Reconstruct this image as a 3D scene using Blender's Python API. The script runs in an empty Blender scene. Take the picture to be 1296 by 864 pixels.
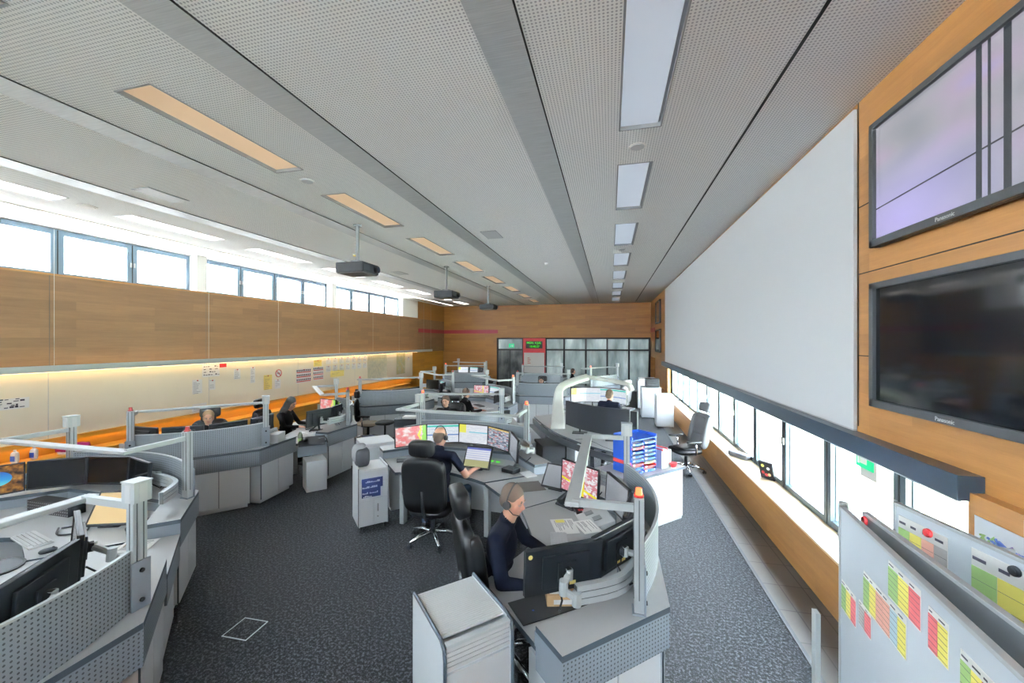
import bpy, bmesh, math, random
import numpy as np
from mathutils import Vector, Matrix, Quaternion
PI = math.pi
R = math.radians
rnd = random.Random(7)
sc = bpy.context.scene
col = sc.collection
H = 2.5; YAW = math.atan(124 / 504)
CEIL = 4.475; XR = 2.0; XL = -9.17; YB = 21.08; YF = -3.0

# ------------------------------------------------------------------ materials
def mat(name, color=(.5, .5, .5), rough=.5, metal=0., emit=None, estr=1., spec=None, trans=0.):
    m = bpy.data.materials.new(name); m.use_nodes = True
    b = m.node_tree.nodes['Principled BSDF']
    b.inputs['Base Color'].default_value = (*color, 1)
    b.inputs['Roughness'].default_value = rough
    b.inputs['Metallic'].default_value = metal
    if spec is not None: b.inputs['Specular IOR Level'].default_value = spec
    if emit is not None:
        b.inputs['Emission Color'].default_value = (*emit, 1)
        b.inputs['Emission Strength'].default_value = estr
    if trans: b.inputs['Transmission Weight'].default_value = trans
    return m

class NT:
    """small node helper"""
    def __init__(s, m):
        s.t = m.node_tree; s.b = s.t.nodes['Principled BSDF']
    def n(s, typ, **kw):
        nd = s.t.nodes.new(typ)
        for k, v in kw.items(): setattr(nd, k, v)
        return nd
    def l(s, a, b): s.t.links.new(a, b)
    def math(s, op, a, b=None):
        nd = s.n('ShaderNodeMath', operation=op)
        for i, v in enumerate((a, b)):
            if v is None: continue
            if isinstance(v, (int, float)): nd.inputs[i].default_value = v
            else: s.l(v, nd.inputs[i])
        return nd.outputs[0]
    def mix(s, f, a, b):
        nd = s.n('ShaderNodeMix', data_type='RGBA')
        for sock, v in ((nd.inputs['Factor'], f), (nd.inputs['A'], a), (nd.inputs['B'], b)):
            if isinstance(v, (int, float)): sock.default_value = v
            elif isinstance(v, tuple): sock.default_value = (*v, 1)
            else: s.l(v, sock)
        return nd.outputs['Result']
    def uv(s):
        return s.n('ShaderNodeTexCoord').outputs['UV']
    def obj(s):
        return s.n('ShaderNodeTexCoord').outputs['Object']
    def map(s, v, scale=(1, 1, 1), loc=(0, 0, 0), rot=(0, 0, 0)):
        nd = s.n('ShaderNodeMapping'); s.l(v, nd.inputs[0])
        nd.inputs['Location'].default_value = loc; nd.inputs['Scale'].default_value = scale; nd.inputs['Rotation'].default_value = rot
        return nd.outputs[0]
    def noise(s, v, scale=5, detail=3, rough=.5):
        nd = s.n('ShaderNodeTexNoise'); s.l(v, nd.inputs['Vector'])
        nd.inputs['Scale'].default_value = scale; nd.inputs['Detail'].default_value = detail; nd.inputs['Roughness'].default_value = rough
        return nd.outputs['Fac']
    def ramp(s, f, stops, interp='LINEAR'):
        nd = s.n('ShaderNodeValToRGB'); s.l(f, nd.inputs[0]); cr = nd.color_ramp; cr.interpolation = interp
        while len(cr.elements) > 1: cr.elements.remove(cr.elements[-1])
        cr.elements[0].position = stops[0][0]; cr.elements[0].color = (*stops[0][1], 1)
        for p, c in stops[1:]:
            e = cr.elements.new(p); e.color = (*c, 1)
        return nd.outputs[0]
    def dots(s, v, pitch, rad, square=False):
        """1 inside holes of a grid of the given pitch"""
        a = s.n('ShaderNodeVectorMath', operation='SCALE'); s.l(v, a.inputs[0]); a.inputs['Scale'].default_value = 1 / pitch
        f = s.n('ShaderNodeVectorMath', operation='FRACTION'); s.l(a.outputs[0], f.inputs[0])
        x = s.n('ShaderNodeSeparateXYZ'); s.l(f.outputs[0], x.inputs[0])
        dx = s.math('SUBTRACT', x.outputs[0], .5); dy = s.math('SUBTRACT', x.outputs[1], .5)
        if square:
            d = s.math('MAXIMUM', s.math('ABSOLUTE', dx), s.math('ABSOLUTE', dy))
        else:
            d = s.math('SQRT', s.math('ADD', s.math('MULTIPLY', dx, dx), s.math('MULTIPLY', dy, dy)))
        return s.math('LESS_THAN', d, rad)

def perforated(name, base, hole, pitch, rad, rough=.45, metal=0., square=False, coord='uv'):
    m = mat(name, base, rough, metal); t = NT(m)
    f = t.dots(t.uv() if coord == 'uv' else t.obj(), pitch, rad, square)
    t.l(t.mix(f, base, hole), t.b.inputs['Base Color'])
    return m

def wood(name, c1, c2, along='y', rough=.45, plank=.0, scale=1.):
    m = mat(name, c1, rough); t = NT(m); v = t.obj()
    sc_ = {'y': (9, .55, 9), 'x': (.55, 9, 9), 'z': (9, 9, .55)}[along]
    g = t.noise(t.map(v, tuple(k * scale for k in sc_)), 2.2, 6, .62)
    fine = t.noise(t.map(v, tuple(k * 5 * scale for k in sc_)), 3, 3, .6)
    f = t.math('ADD', t.math('MULTIPLY', g, .75), t.math('MULTIPLY', fine, .3))
    c = t.ramp(f, [(.3, c2), (.72, c1)])
    # veneer leaves: each board of height ~0.3 has a slightly different tone
    bx = t.n('ShaderNodeTexBrick'); bx.offset = .37
    mv = t.map(v, rot={'y': (PI / 2, 0, PI / 2), 'x': (PI / 2, 0, 0), 'z': (0, 0, 0)}[along])
    xyz = t.n('ShaderNodeSeparateXYZ'); t.l(v, xyz.inputs[0])
    cb = t.n('ShaderNodeCombineXYZ')
    t.l(xyz.outputs[1 if along == 'y' else 0], cb.inputs[0]); t.l(xyz.outputs[2], cb.inputs[1])
    t.l(cb.outputs[0], bx.inputs['Vector'])
    bx.inputs['Color1'].default_value = (.86, .86, .86, 1); bx.inputs['Color2'].default_value = (1.1, 1.1, 1.1, 1)
    bx.inputs['Mortar'].default_value = (1, 1, 1, 1); bx.inputs['Mortar Size'].default_value = 0
    bx.inputs['Scale'].default_value = 1; bx.inputs['Brick Width'].default_value = 1.25; bx.inputs['Row Height'].default_value = .16
    mm = t.n('ShaderNodeMix', data_type='RGBA', blend_type='MULTIPLY'); mm.inputs['Factor'].default_value = 1
    t.l(c, mm.inputs['A']); t.l(bx.outputs['Color'], mm.inputs['B'])
    t.l(mm.outputs['Result'], t.b.inputs['Base Color'])
    return m

def carpet(name, base, hi, lo):
    m = mat(name, base, .85, spec=.3); t = NT(m); v = t.obj()
    n1 = t.noise(v, 42, 2, .7); n2 = t.noise(v, 85, 2, .75); n3 = t.noise(v, 1.1, 2)
    f = t.math('ADD', t.math('MULTIPLY', n1, .6), t.math('MULTIPLY', n2, .4))
    c = t.ramp(f, [(.42, lo), (.5, base), (.6, hi)])
    t.l(c, t.b.inputs['Base Color'])
    bp = t.n('ShaderNodeBump'); bp.inputs['Strength'].default_value = .5; bp.inputs['Distance'].default_value = .01
    t.l(f, bp.inputs['Height']); t.l(bp.outputs[0], t.b.inputs['Normal'])
    t.b.inputs['Sheen Weight'].default_value = .06; t.b.inputs['Sheen Roughness'].default_value = .4
    return m

def screen(name, kind, estr=1.):
    m = mat(name, (.01, .01, .01), .25); t = NT(m); u = t.uv()
    x = t.n('ShaderNodeSeparateXYZ'); t.l(u, x.inputs[0]); X, Y = x.outputs[0], x.outputs[1]
    if kind == 'map':
        vo = t.n('ShaderNodeTexVoronoi', feature='F1'); t.l(u, vo.inputs['Vector']); vo.inputs['Scale'].default_value = 26
        c = t.ramp(vo.outputs['Distance'], [(0, (.75, .12, .16)), (.25, (.9, .55, .5)), (.5, (.85, .8, .78))])
        c2 = t.ramp(t.noise(u, 4, 2), [(.4, (1, .1, .12)), (.5, (.9, .3, .3)), (.58, (1, .9, .9))], 'LINEAR')
        mm = t.n('ShaderNodeMix', data_type='RGBA', blend_type='MULTIPLY'); mm.inputs['Factor'].default_value = .8
        t.l(c, mm.inputs['A']); t.l(c2, mm.inputs['B'])
        wig = t.math('ADD', X, t.math('MULTIPLY', t.noise(u, 3, 1), .25))
        c = t.mix(t.math('GREATER_THAN', wig, .98), mm.outputs['Result'], (.35, .85, .12))
        c = t.mix(t.math('LESS_THAN', t.math('ABSOLUTE', t.math('SUBTRACT', wig, .92)), .035), c, (.9, .85, .1))
    elif kind == 'town':
        vo = t.n('ShaderNodeTexVoronoi', feature='F1', distance='MANHATTAN'); t.l(u, vo.inputs['Vector']); vo.inputs['Scale'].default_value = 14
        c = t.ramp(vo.outputs['Color'], [(.0, (.7, .25, .3)), (.4, (.75, .55, .6)), (.55, (.85, .85, .88)), (.75, (.6, .2, .25)), (.93, (.2, .6, .2))], 'CONSTANT')
        wig = t.math('ADD', Y, t.math('MULTIPLY', X, .3))
        c = t.mix(t.math('LESS_THAN', t.math('ABSOLUTE', t.math('SUBTRACT', wig, .42)), .035), c, (.9, .8, .02))
        c = t.mix(t.math('LESS_THAN', t.math('ABSOLUTE', t.math('SUBTRACT', X, .62)), .03), c, (.9, .8, .02))
    elif kind == 'list':
        row = t.math('FRACT', t.math('MULTIPLY', Y, 17)); k = t.noise(t.map(u, (9, 17, 1)), 1.5, 1)
        c = t.mix(t.math('MULTIPLY', t.math('LESS_THAN', row, .35), t.math('GREATER_THAN', k, .47)), (.8, .86, .92), (.5, .6, .74))
        c = t.mix(t.math('LESS_THAN', t.math('ABSOLUTE', t.math('SUBTRACT', Y, .9)), .05), c, (.06, .62, .5))
        c = t.mix(t.math('LESS_THAN', t.math('ABSOLUTE', t.math('SUBTRACT', Y, .42)), .03), c, (.12, .25, .6))
    elif kind == 'table':
        row = t.math('FRACT', t.math('MULTIPLY', Y, 14)); k = t.noise(t.map(u, (5, 14, 1)), 1.5, 1)
        c = t.mix(t.math('MULTIPLY', t.math('LESS_THAN', row, .3), t.math('GREATER_THAN', k, .5)), (.8, .84, .9), (.55, .62, .75))
        c = t.mix(t.math('MULTIPLY', t.math('LESS_THAN', X, .24), t.math('GREATER_THAN', Y, .55)), c, (.85, .85, .1))
        c = t.mix(t.math('MULTIPLY', t.math('GREATER_THAN', X, .35), t.math('LESS_THAN', t.math('ABSOLUTE', t.math('SUBTRACT', Y, .6)), .03)), c, (.2, .62, .75))
    elif kind == 'grid':
        vo = t.n('ShaderNodeTexVoronoi', feature='F1', distance='CHEBYCHEV'); t.l(t.map(u, (9, 24, 1)), vo.inputs['Vector']); vo.inputs['Scale'].default_value = 1.2; vo.inputs['Randomness'].default_value = .25
        c = t.ramp(vo.outputs['Color'], [(0, (.25, .3, .4)), (.35, (.55, .58, .65)), (.55, (.12, .14, .2)), (.7, (.6, .25, .25)), (.8, (.5, .5, .6)), (.9, (.15, .45, .35))], 'CONSTANT')
        c = t.mix(t.math('GREATER_THAN', Y, .93), c, (.8, .6, .2))
    elif kind == 'touch':
        row = t.math('FRACT', t.math('MULTIPLY', Y, 9))
        c = t.mix(t.math('LESS_THAN', row, .4), (.75, .78, .85), (.45, .5, .72))
        c = t.mix(t.math('LESS_THAN', Y, .35), c, (.42, .42, .2))
        c = t.mix(t.math('GREATER_THAN', Y, .9), c, (.12, .15, .5))
    elif kind == 'dim':
        c = t.mix(Y, (.22, .25, .28), (.32, .35, .39))
    elif kind == 'beach':
        d = t.math('SQRT', t.math('ADD', t.math('POWER', t.math('SUBTRACT', X, .55), 2.), t.math('POWER', t.math('SUBTRACT', Y, .55), 2.)))
        n = t.noise(t.map(u, (3, 2, 1)), 2.5, 5)
        c = t.ramp(n, [(.38, (.02, .01, .005)), (.55, (.3, .13, .02)), (.7, (.6, .32, .04))])
        c = t.mix(t.math('LESS_THAN', d, .28), c, t.ramp(Y, [(.3, (.15, .75, .8)), (.5, (.03, .35, .75)), (.8, (.02, .15, .6))]))
    elif kind == 'cam':   # surveillance picture of a pale hall gate with dark rails
        n = t.noise(t.map(u, (1.6, 2.2, 1), loc=(.2, .6, 0)), 1.3, 1)
        c = t.ramp(n, [(.3, (.3, .32, .36)), (.5, (.42, .42, .47)), (.65, (.5, .42, .55)), (.8, (.45, .42, .8))])
        d = t.math('SQRT', t.math('ADD', t.math('POWER', t.math('SUBTRACT', X, .18), 2.), t.math('POWER', t.math('SUBTRACT', Y, .12), 2.)))
        fl = t.math('SUBTRACT', 1., t.math('MINIMUM', t.math('MULTIPLY', d, 1.7), 1.))
        c = t.mix(fl, c, (.55, .5, .95))
        c = t.mix(t.math('LESS_THAN', t.math('ABSOLUTE', t.math('SUBTRACT', t.math('SUBTRACT', Y, t.math('MULTIPLY', X, .09)), .28)), .006), c, (.03, .03, .04))
        for a, w, cc in ((.56, .012, (.04, .05, .06)), (.60, .006, (.05, .06, .07)), (.665, .014, (.04, .05, .06)), (.80, .014, (.8, .75, .95)), (.83, .01, (.05, .05, .06)), (.9, .02, (.75, .72, .85))):
            c = t.mix(t.math('LESS_THAN', t.math('ABSOLUTE', t.math('SUBTRACT', X, a)), w), c, cc)
    else:
        c = None
    if c is not None:
        t.l(c, t.b.inputs['Emission Color']); t.b.inputs['Emission Strength'].default_value = estr
    else:
        t.b.inputs['Base Color'].default_value = (.006, .007, .009, 1); t.b.inputs['Roughness'].default_value = .07
    return m

M = {}
M['white'] = mat('white_laminate', (.62, .645, .67), .42)
M['desk'] = mat('grey_laminate_top', (.37, .375, .38), .38)
M['edge'] = mat('dark_blue_edge', (.035, .05, .065), .45)
M['apron'] = perforated('apron_perforated', (.215, .245, .28), (.05, .06, .07), .025, .225, .4)
M['apron_plain'] = mat('apron_plain', (.215, .245, .28), .42)
M['panel'] = perforated('screen_perforated', (.235, .265, .295), (.04, .05, .06), .0245, .225, .38)
M['alu'] = mat('aluminium', (.43, .46, .48), .38, .15)
M['alu_dark'] = mat('aluminium_groove', (.10, .115, .12), .5, .4)
M['alupaint'] = mat('aluminium_paint', (.42, .45, .46), .4, .1)
M['black'] = mat('black_plastic', (.007, .009, .012), .45, spec=.35)
M['blackm'] = mat('black_matte', (.012, .012, .014), .7)
M['dgrey'] = mat('dark_grey_plastic', (.035, .039, .044), .5)
M['grey'] = mat('mid_grey_plastic', (.25, .26, .27), .5)
M['lgrey'] = mat('light_grey_plastic', (.5, .51, .52), .45)
M['chrome'] = mat('chrome', (.75, .76, .78), .18, 1.)
M['leather'] = mat('black_leather', (.006, .0065, .0075), .42, spec=.3)
M['greyfab'] = mat('grey_fabric', (.12, .125, .135), .85)
M['paper'] = mat('white_paper', (.78, .78, .77), .8)
M['yellowp'] = mat('yellow_paper', (.75, .6, .18), .8)
M['redp'] = mat('red_paint', (.45, .02, .025), .5)
M['crimson'] = mat('crimson_stripe', (.30, .012, .03), .45)
M['ink'] = mat('ink_dark', (.05, .05, .08), .7)
M['inkred'] = mat('ink_red', (.5, .05, .04), .7)
M['board'] = mat('cream_board', (.82, .75, .60), .55)
M['lens'] = mat('lens_glass', (.02, .03, .05), .05)
M['redlamp'] = mat('red_lamp_on', (.6, .02, .01), .3, emit=(1, .10, .03), estr=2.5)
M['redoff'] = mat('red_lamp_off', (.35, .02, .02), .3)
M['ceil'] = perforated('ceiling_perforated', (.88, .88, .865), (.46, .46, .47), .0255, .28, .8, coord='obj')
M['ceilplain'] = mat('ceiling_white', (.78, .76, .73), .8)
m = mat('ceiling_metal_strip', (.42, .435, .44), .45, .25); t = NT(m)
t.l(t.ramp(t.noise(t.map(t.obj(), (2, 60, 2)), 2, 3), [(.3, (.46, .48, .49)), (.7, (.60, .62, .625))]), t.b.inputs['Base Color']); M['strip'] = m
M['black_gap'] = mat('shadow_gap', (.006, .006, .006), .8)
M['wood'] = wood('wood_wall', (.38, .18, .05), (.28, .125, .032), 'y')
M['woodx'] = wood('wood_back_wall', (.34, .15, .026), (.25, .10, .015), 'x')
M['woodl'] = wood('wood_left_wall', (.235, .13, .06), (.175, .092, .040), 'y', scale=1.3)
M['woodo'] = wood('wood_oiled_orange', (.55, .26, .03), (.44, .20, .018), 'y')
M['carpet'] = carpet('speckled_carpet', (.0075, .008, .0095), (.070, .073, .084), (.001, .001, .0015))
m = mat('taupe_tile', (.17, .155, .14), .55); t = NT(m)
br = t.n('ShaderNodeTexBrick'); t.l(t.obj(), br.inputs['Vector']); br.offset = 0
br.inputs['Color1'].default_value = (.085, .075, .068, 1); br.inputs['Color2'].default_value = (.075, .067, .06, 1); br.inputs['Mortar'].default_value = (.035, .03, .028, 1)
br.inputs['Scale'].default_value = 1; br.inputs['Brick Width'].default_value = .21; br.inputs['Row Height'].default_value = .42; br.inputs['Mortar Size'].default_value = .006
t.l(br.outputs['Color'], t.b.inputs['Base Color']); M['tile'] = m
M['winframe'] = mat('window_frame_bluegrey', (.13, .19, .25), .4, .2)
M['winframed'] = mat('window_frame_dark', (.05, .075, .09), .4, .2)
M['navybox'] = mat('dark_blue_casing', (.022, .038, .055), .32)
M['projscreen'] = mat('projection_screen', (.74, .765, .79), .85)
M['glass'] = mat('glass', (.9, .95, .95), .03, trans=1.); M['glass'].node_tree.nodes['Principled BSDF'].inputs['IOR'].default_value = 1.05
M['frost'] = mat('back_glass', (.42, .48, .48), .25, .0, trans=.25)
m = M['frost']; t = NT(m); t.l(t.ramp(t.noise(t.map(t.obj(), (1.2, 1, .35)), 1.6, 4), [(.3, (.16, .20, .20)), (.55, (.34, .40, .39)), (.75, (.6, .66, .64))]), t.b.inputs['Base Color'])
M['frostd'] = mat('back_glass_dark', (.10, .115, .12), .2)
m = M['frostd']; t = NT(m); t.l(t.ramp(t.noise(t.map(t.obj(), (1.2, 1, .6)), 2., 3), [(.35, (.05, .06, .065)), (.7, (.22, .24, .25))]), t.b.inputs['Base Color'])
M['diffblue'] = mat('diffuser_cool_reflect', (.55, .60, .68), .4, emit=(.75, .85, 1.), estr=.17)  # lamp is off: bluish reflection put into the colour, faint glow added
M['diffpeach_refl'] = mat('diffuser_peach_reflect', (.80, .58, .40), .4, emit=(1, .68, .42), estr=.16)  # also off: peach reflection painted in, with a weak added glow
M['diffon'] = mat('diffuser_lit', (.8, .8, .8), .4, emit=(1, .97, .93), estr=2.4)
M['slotlit'] = mat('slot_light', (.8, .8, .8), .4, emit=(1, .96, .9), estr=2.5)
M['warmled'] = mat('warm_led', (.9, .8, .6), .4, emit=(1, .62, .27), estr=5.)
M['grass'] = mat('dry_grass', (.42, .45, .28), .95)
M['concrete'] = mat('pale_concrete', (.6, .58, .54), .9)
M['leaf'] = mat('leaves', (.30, .42, .12), .8)
for k in ('map', 'town', 'list', 'table', 'grid', 'touch', 'dim', 'beach', 'off', 'cam'): M['s_' + k] = screen('display_' + k, k, .47)
M['green'] = mat('sign_green', (.0, .32, .12), .4, emit=(.0, .5, .2), estr=.5)
M['led'] = mat('green_led', (.0, .1, .0), .4, emit=(.1, 1., .02), estr=.6)
M['blue'] = mat('blue_plastic', (.005, .06, .36), .4)
M['navy'] = mat('navy_sign', (.007, .022, .10), .5)
M['cardboard'] = mat('cardboard', (.48, .30, .15), .85)
M['tan'] = mat('tan_card', (.62, .42, .2), .7)
M['magenta'] = mat('magenta_cloth', (.28, .005, .09), .9)
M['brownmat'] = mat('brown_desk_pad', (.09, .075, .065), .6)
M['skin'] = mat('skin', (.48, .25, .17), .5); M['skin'].node_tree.nodes['Principled BSDF'].inputs['Subsurface Weight'].default_value = .08
M['lips'] = mat('lips', (.45, .17, .14), .5)
M['eyew'] = mat('eye_white', (.30, .23, .20), .6)
M['shirt'] = mat('navy_shirt', (.0045, .0065, .015), .9, spec=.15)
M['blackcloth'] = mat('black_cloth', (.006, .006, .007), .9, spec=.15)
M['jeans'] = mat('jeans', (.03, .055, .10), .85)
M['trousers'] = mat('dark_trousers', (.006, .007, .011), .9, spec=.15)
M['shoe'] = mat('shoe', (.01, .01, .01), .4)
M['hairg'] = mat('hair_grey_brown', (.10, .07, .052), .85)
M['hairb'] = mat('hair_brown', (.07, .04, .025), .7)
M['hairk'] = mat('hair_black', (.008, .007, .007), .55)
M['hairl'] = mat('hair_blond', (.33, .21, .11), .7)
M['g1'] = mat('chart_green', (.32, .50, .18), .7); M['g2'] = mat('chart_yellow', (.80, .72, .16), .7)
M['g3'] = mat('chart_red', (.62, .13, .14), .7); M['g4'] = mat('chart_grey', (.5, .48, .48), .7); M['g5'] = mat('chart_blue', (.45, .6, .68), .7); M['g6'] = mat('chart_salmon', (.75, .38, .30), .7)
M['wb'] = mat('whiteboard_face', (.60, .66, .73), .18)
M['wbshaded'] = mat('whiteboard_shaded', (.20, .22, .24), .5)  # shade on the second board's face, put into this grey
M['beige'] = mat('seat_beige', (.42, .36, .27), .6)
M['mapgreen'] = mat('wall_map', (.5, .5, .3), .8); t = NT(M['mapgreen'])
t.l(t.ramp(t.noise(t.map(t.obj(), (1, 1, 1)), 4, 5, .7), [(.35, (.70, .62, .42)), (.5, (.5, .5, .28)), (.6, (.65, .55, .25)), (.75, (.45, .3, .25))]), t.b.inputs['Base Color'])
M['mapgrey'] = mat('wall_map_pale', (.5, .5, .4), .8); t = NT(M['mapgrey'])
t.l(t.ramp(t.noise(t.obj(), 9, 5, .7), [(.4, (.55, .52, .38)), (.6, (.42, .42, .32))]), t.b.inputs['Base Color'])
M['drawing'] = mat('poster_paper', (.66, .70, .76), .7); t = NT(M['drawing'])

# ------------------------------------------------------------------ mesh builder
class MB:
    def __init__(s):
        s.v = []; s.f = []; s.mi = []; s.uv = []; s.X = Matrix.Identity(4); s.mat = 0
    def at(s, loc=(0, 0, 0), rz=0, rx=0, ry=0):
        s.X = Matrix.Translation(loc) @ Matrix.Rotation(rz, 4, 'Z') @ Matrix.Rotation(ry, 4, 'Y') @ Matrix.Rotation(rx, 4, 'X'); return s
    def add(s, vs, fs, uvs=None, mi=None):
        o = len(s.v)
        for p in vs: s.v.append(tuple(s.X @ Vector(p)))
        for i, f in enumerate(fs):
            s.f.append([o + k for k in f]); s.mi.append(s.mat if mi is None else (mi if isinstance(mi, int) else mi[i]))
            s.uv.append(uvs[i] if uvs else [(0, 0)] * len(f))
        return s
    def box(s, x0, x1, y0, y1, z0, z1, mi=None):
        vs = [(x0, y0, z0), (x1, y0, z0), (x1, y1, z0), (x0, y1, z0), (x0, y0, z1), (x1, y0, z1), (x1, y1, z1), (x0, y1, z1)]
        return s.add(vs, [(3, 2, 1, 0), (4, 5, 6, 7), (0, 1, 5, 4), (1, 2, 6, 5), (2, 3, 7, 6), (3, 0, 4, 7)], mi=mi)
    def cbox(s, c, d, mi=None):
        return s.box(c[0] - d[0] / 2, c[0] + d[0] / 2, c[1] - d[1] / 2, c[1] + d[1] / 2, c[2] - d[2] / 2, c[2] + d[2] / 2, mi)
    def prism(s, poly, z0, z1, mtop=0, mside=None):
        n = len(poly); a = sum(poly[i][0] * poly[(i + 1) % n][1] - poly[(i + 1) % n][0] * poly[i][1] for i in range(n))
        if a < 0: poly = poly[::-1]
        vs = [(p[0], p[1], z0) for p in poly] + [(p[0], p[1], z1) for p in poly]
        fs = [tuple(range(n - 1, -1, -1)), tuple(range(n, 2 * n))] + [(i, (i + 1) % n, n + (i + 1) % n, n + i) for i in range(n)]
        ms = mtop if mside is None else mside
        return s.add(vs, fs, mi=[mtop, mtop] + [ms] * n)
    def yprism(s, poly, x0, x1):     # profile in (y,z), extruded along x
        n = len(poly); vs = [(x0, p[0], p[1]) for p in poly] + [(x1, p[0], p[1]) for p in poly]
        a = sum(poly[i][0] * poly[(i + 1) % n][1] - poly[(i + 1) % n][0] * poly[i][1] for i in range(n))
        fs = [tuple(range(n - 1, -1, -1)), tuple(range(n, 2 * n))] + [(i, (i + 1) % n, n + (i + 1) % n, n + i) for i in range(n)]
        if a < 0: fs = [f[::-1] for f in fs]
        return s.add(vs, fs)
    def cyl(s, p0, p1, r0, r1=None, n=12, caps=True, mi=None):
        r1 = r0 if r1 is None else r1; p0, p1 = Vector(p0), Vector(p1); d = (p1 - p0)
        q = d.to_track_quat('Z', 'Y'); vs = []
        for p, r in ((p0, r0), (p1, r1)):
            for i in range(n):
                a = 2 * PI * i / n; vs.append(p + q @ Vector((r * math.cos(a), r * math.sin(a), 0)))
        fs = [(i, (i + 1) % n, n + (i + 1) % n, n + i) for i in range(n)]
        if caps: fs += [tuple(range(n - 1, -1, -1)), tuple(range(n, 2 * n))]
        return s.add(vs, fs, mi=mi)
    def tube(s, pts, r, n=8, mi=None):
        pts = [Vector(p) for p in pts]; vs = []; fs = []; prev = None
        for i, p in enumerate(pts):
            d = (pts[min(i + 1, len(pts) - 1)] - pts[max(i - 1, 0)]).normalized()
            u = Vector((0, 0, 1)).cross(d) if prev is None else prev - d * prev.dot(d)
            if u.length < 1e-4: u = Vector((1, 0, 0)).cross(d)
            u.normalize(); prev = u; w = d.cross(u); rr = r[i] if isinstance(r, (list, tuple)) else r
            for k in range(n):
                a = 2 * PI * k / n; vs.append(p + (u * math.cos(a) + w * math.sin(a)) * rr)
        for i in range(len(pts) - 1):
            for k in range(n): fs.append((i * n + k, i * n + (k + 1) % n, (i + 1) * n + (k + 1) % n, (i + 1) * n + k))
        fs += [tuple(range(n - 1, -1, -1)), tuple(range((len(pts) - 1) * n, len(pts) * n))]
        return s.add(vs, fs, mi=mi)
    def ell(s, c, r, e=1., nu=16, nv=10, rot=None, mi=None):   # superellipsoid
        q = rot if rot is not None else Matrix.Identity(3); vs = []; fs = []
        sp = lambda v, k: math.copysign(abs(v) ** k, v)
        for j in range(1, nv):
            ph = -PI / 2 + PI * j / nv
            for i in range(nu):
                th = 2 * PI * i / nu
                p = Vector((r[0] * sp(math.cos(ph), e) * sp(math.cos(th), e), r[1] * sp(math.cos(ph), e) * sp(math.sin(th), e), r[2] * sp(math.sin(ph), e)))
                vs.append(Vector(c) + q @ p)
        o = len(vs); vs += [Vector(c) + q @ Vector((0, 0, -r[2])), Vector(c) + q @ Vector((0, 0, r[2]))]
        for j in range(nv - 2):
            for i in range(nu): fs.append((j * nu + i, j * nu + (i + 1) % nu, (j + 1) * nu + (i + 1) % nu, (j + 1) * nu + i))
        for i in range(nu): fs.append((o, (i + 1) % nu, i)); fs.append((o + 1, (nv - 2) * nu + i, (nv - 2) * nu + (i + 1) % nu))
        return s.add(vs, fs, mi=mi)
    def strip(s, pts, z0, z1, th, mi=None):   # vertical wall following a plan polyline; UVs in metres
        n = len(pts); off = []
        for i in range(n):
            a = Vector(pts[max(i - 1, 0)]); b = Vector(pts[min(i + 1, n - 1)]); d = (b - a).normalized(); off.append(Vector((d.y, -d.x)) * th)
        L = [0]
        for i in range(1, n): L.append(L[-1] + (Vector(pts[i]) - Vector(pts[i - 1])).length)
        vs = []
        for i in range(n):
            p = Vector(pts[i]); q = p + off[i]
            vs += [(p.x, p.y, z0), (p.x, p.y, z1), (q.x, q.y, z0), (q.x, q.y, z1)]
        for i in range(n - 1):
            a, b = 4 * i, 4 * (i + 1); l0, l1 = L[i], L[i + 1]
            s_f = [(a, a + 1, b + 1, b), (a + 2, b + 2, b + 3, a + 3), (a + 1, a + 3, b + 3, b + 1), (a, b, b + 2, a + 2)]
            s_u = [[(l0, z0), (l0, z1), (l1, z1), (l1, z0)], [(l0, z0), (l1, z0), (l1, z1), (l0, z1)], [(0, 0)] * 4, [(0, 0)] * 4]
            if i == 0: base = len(s.v); s.add(vs, s_f, s_u, mi)
            else:
                for f, u in zip(s_f, s_u): s.f.append([base + k for k in f]); s.mi.append(s.mat if mi is None else mi); s.uv.append(u)
        for f in ((0, 2, 3, 1), (4 * (n - 1), 4 * (n - 1) + 1, 4 * (n - 1) + 3, 4 * (n - 1) + 2)):
            s.f.append([base + k for k in f]); s.mi.append(s.mat if mi is None else mi); s.uv.append([(0, 0)] * 4)
        return s
    def quad(s, p, uv=((0, 0), (1, 0), (1, 1), (0, 1)), mi=None):
        return s.add(p, [(0, 1, 2, 3)], [list(uv)], mi)
    def build(s, name, mats, parent=None, bevel=0, smooth=False, kind=None):
        me = bpy.data.meshes.new(name); me.from_pydata(s.v, [], s.f)
        for m_ in (mats if isinstance(mats, (list, tuple)) else [mats]): me.materials.append(M[m_] if isinstance(m_, str) else m_)
        me.polygons.foreach_set('material_index', s.mi)
        uvl = me.uv_layers.new(name='UVMap'); flat = [c for f in s.uv for p in f for c in p]
        uvl.data.foreach_set('uv', flat)
        if smooth: me.polygons.foreach_set('use_smooth', [True] * len(me.polygons))
        me.update(); o = bpy.data.objects.new(name, me); col.objects.link(o)
        if parent: o.parent = parent
        if bevel:
            b = o.modifiers.new('bevel', 'BEVEL'); b.width = bevel; b.segments = 2; b.limit_method = 'ANGLE'; b.angle_limit = R(40)
        if kind: o['kind'] = kind
        return o

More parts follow.
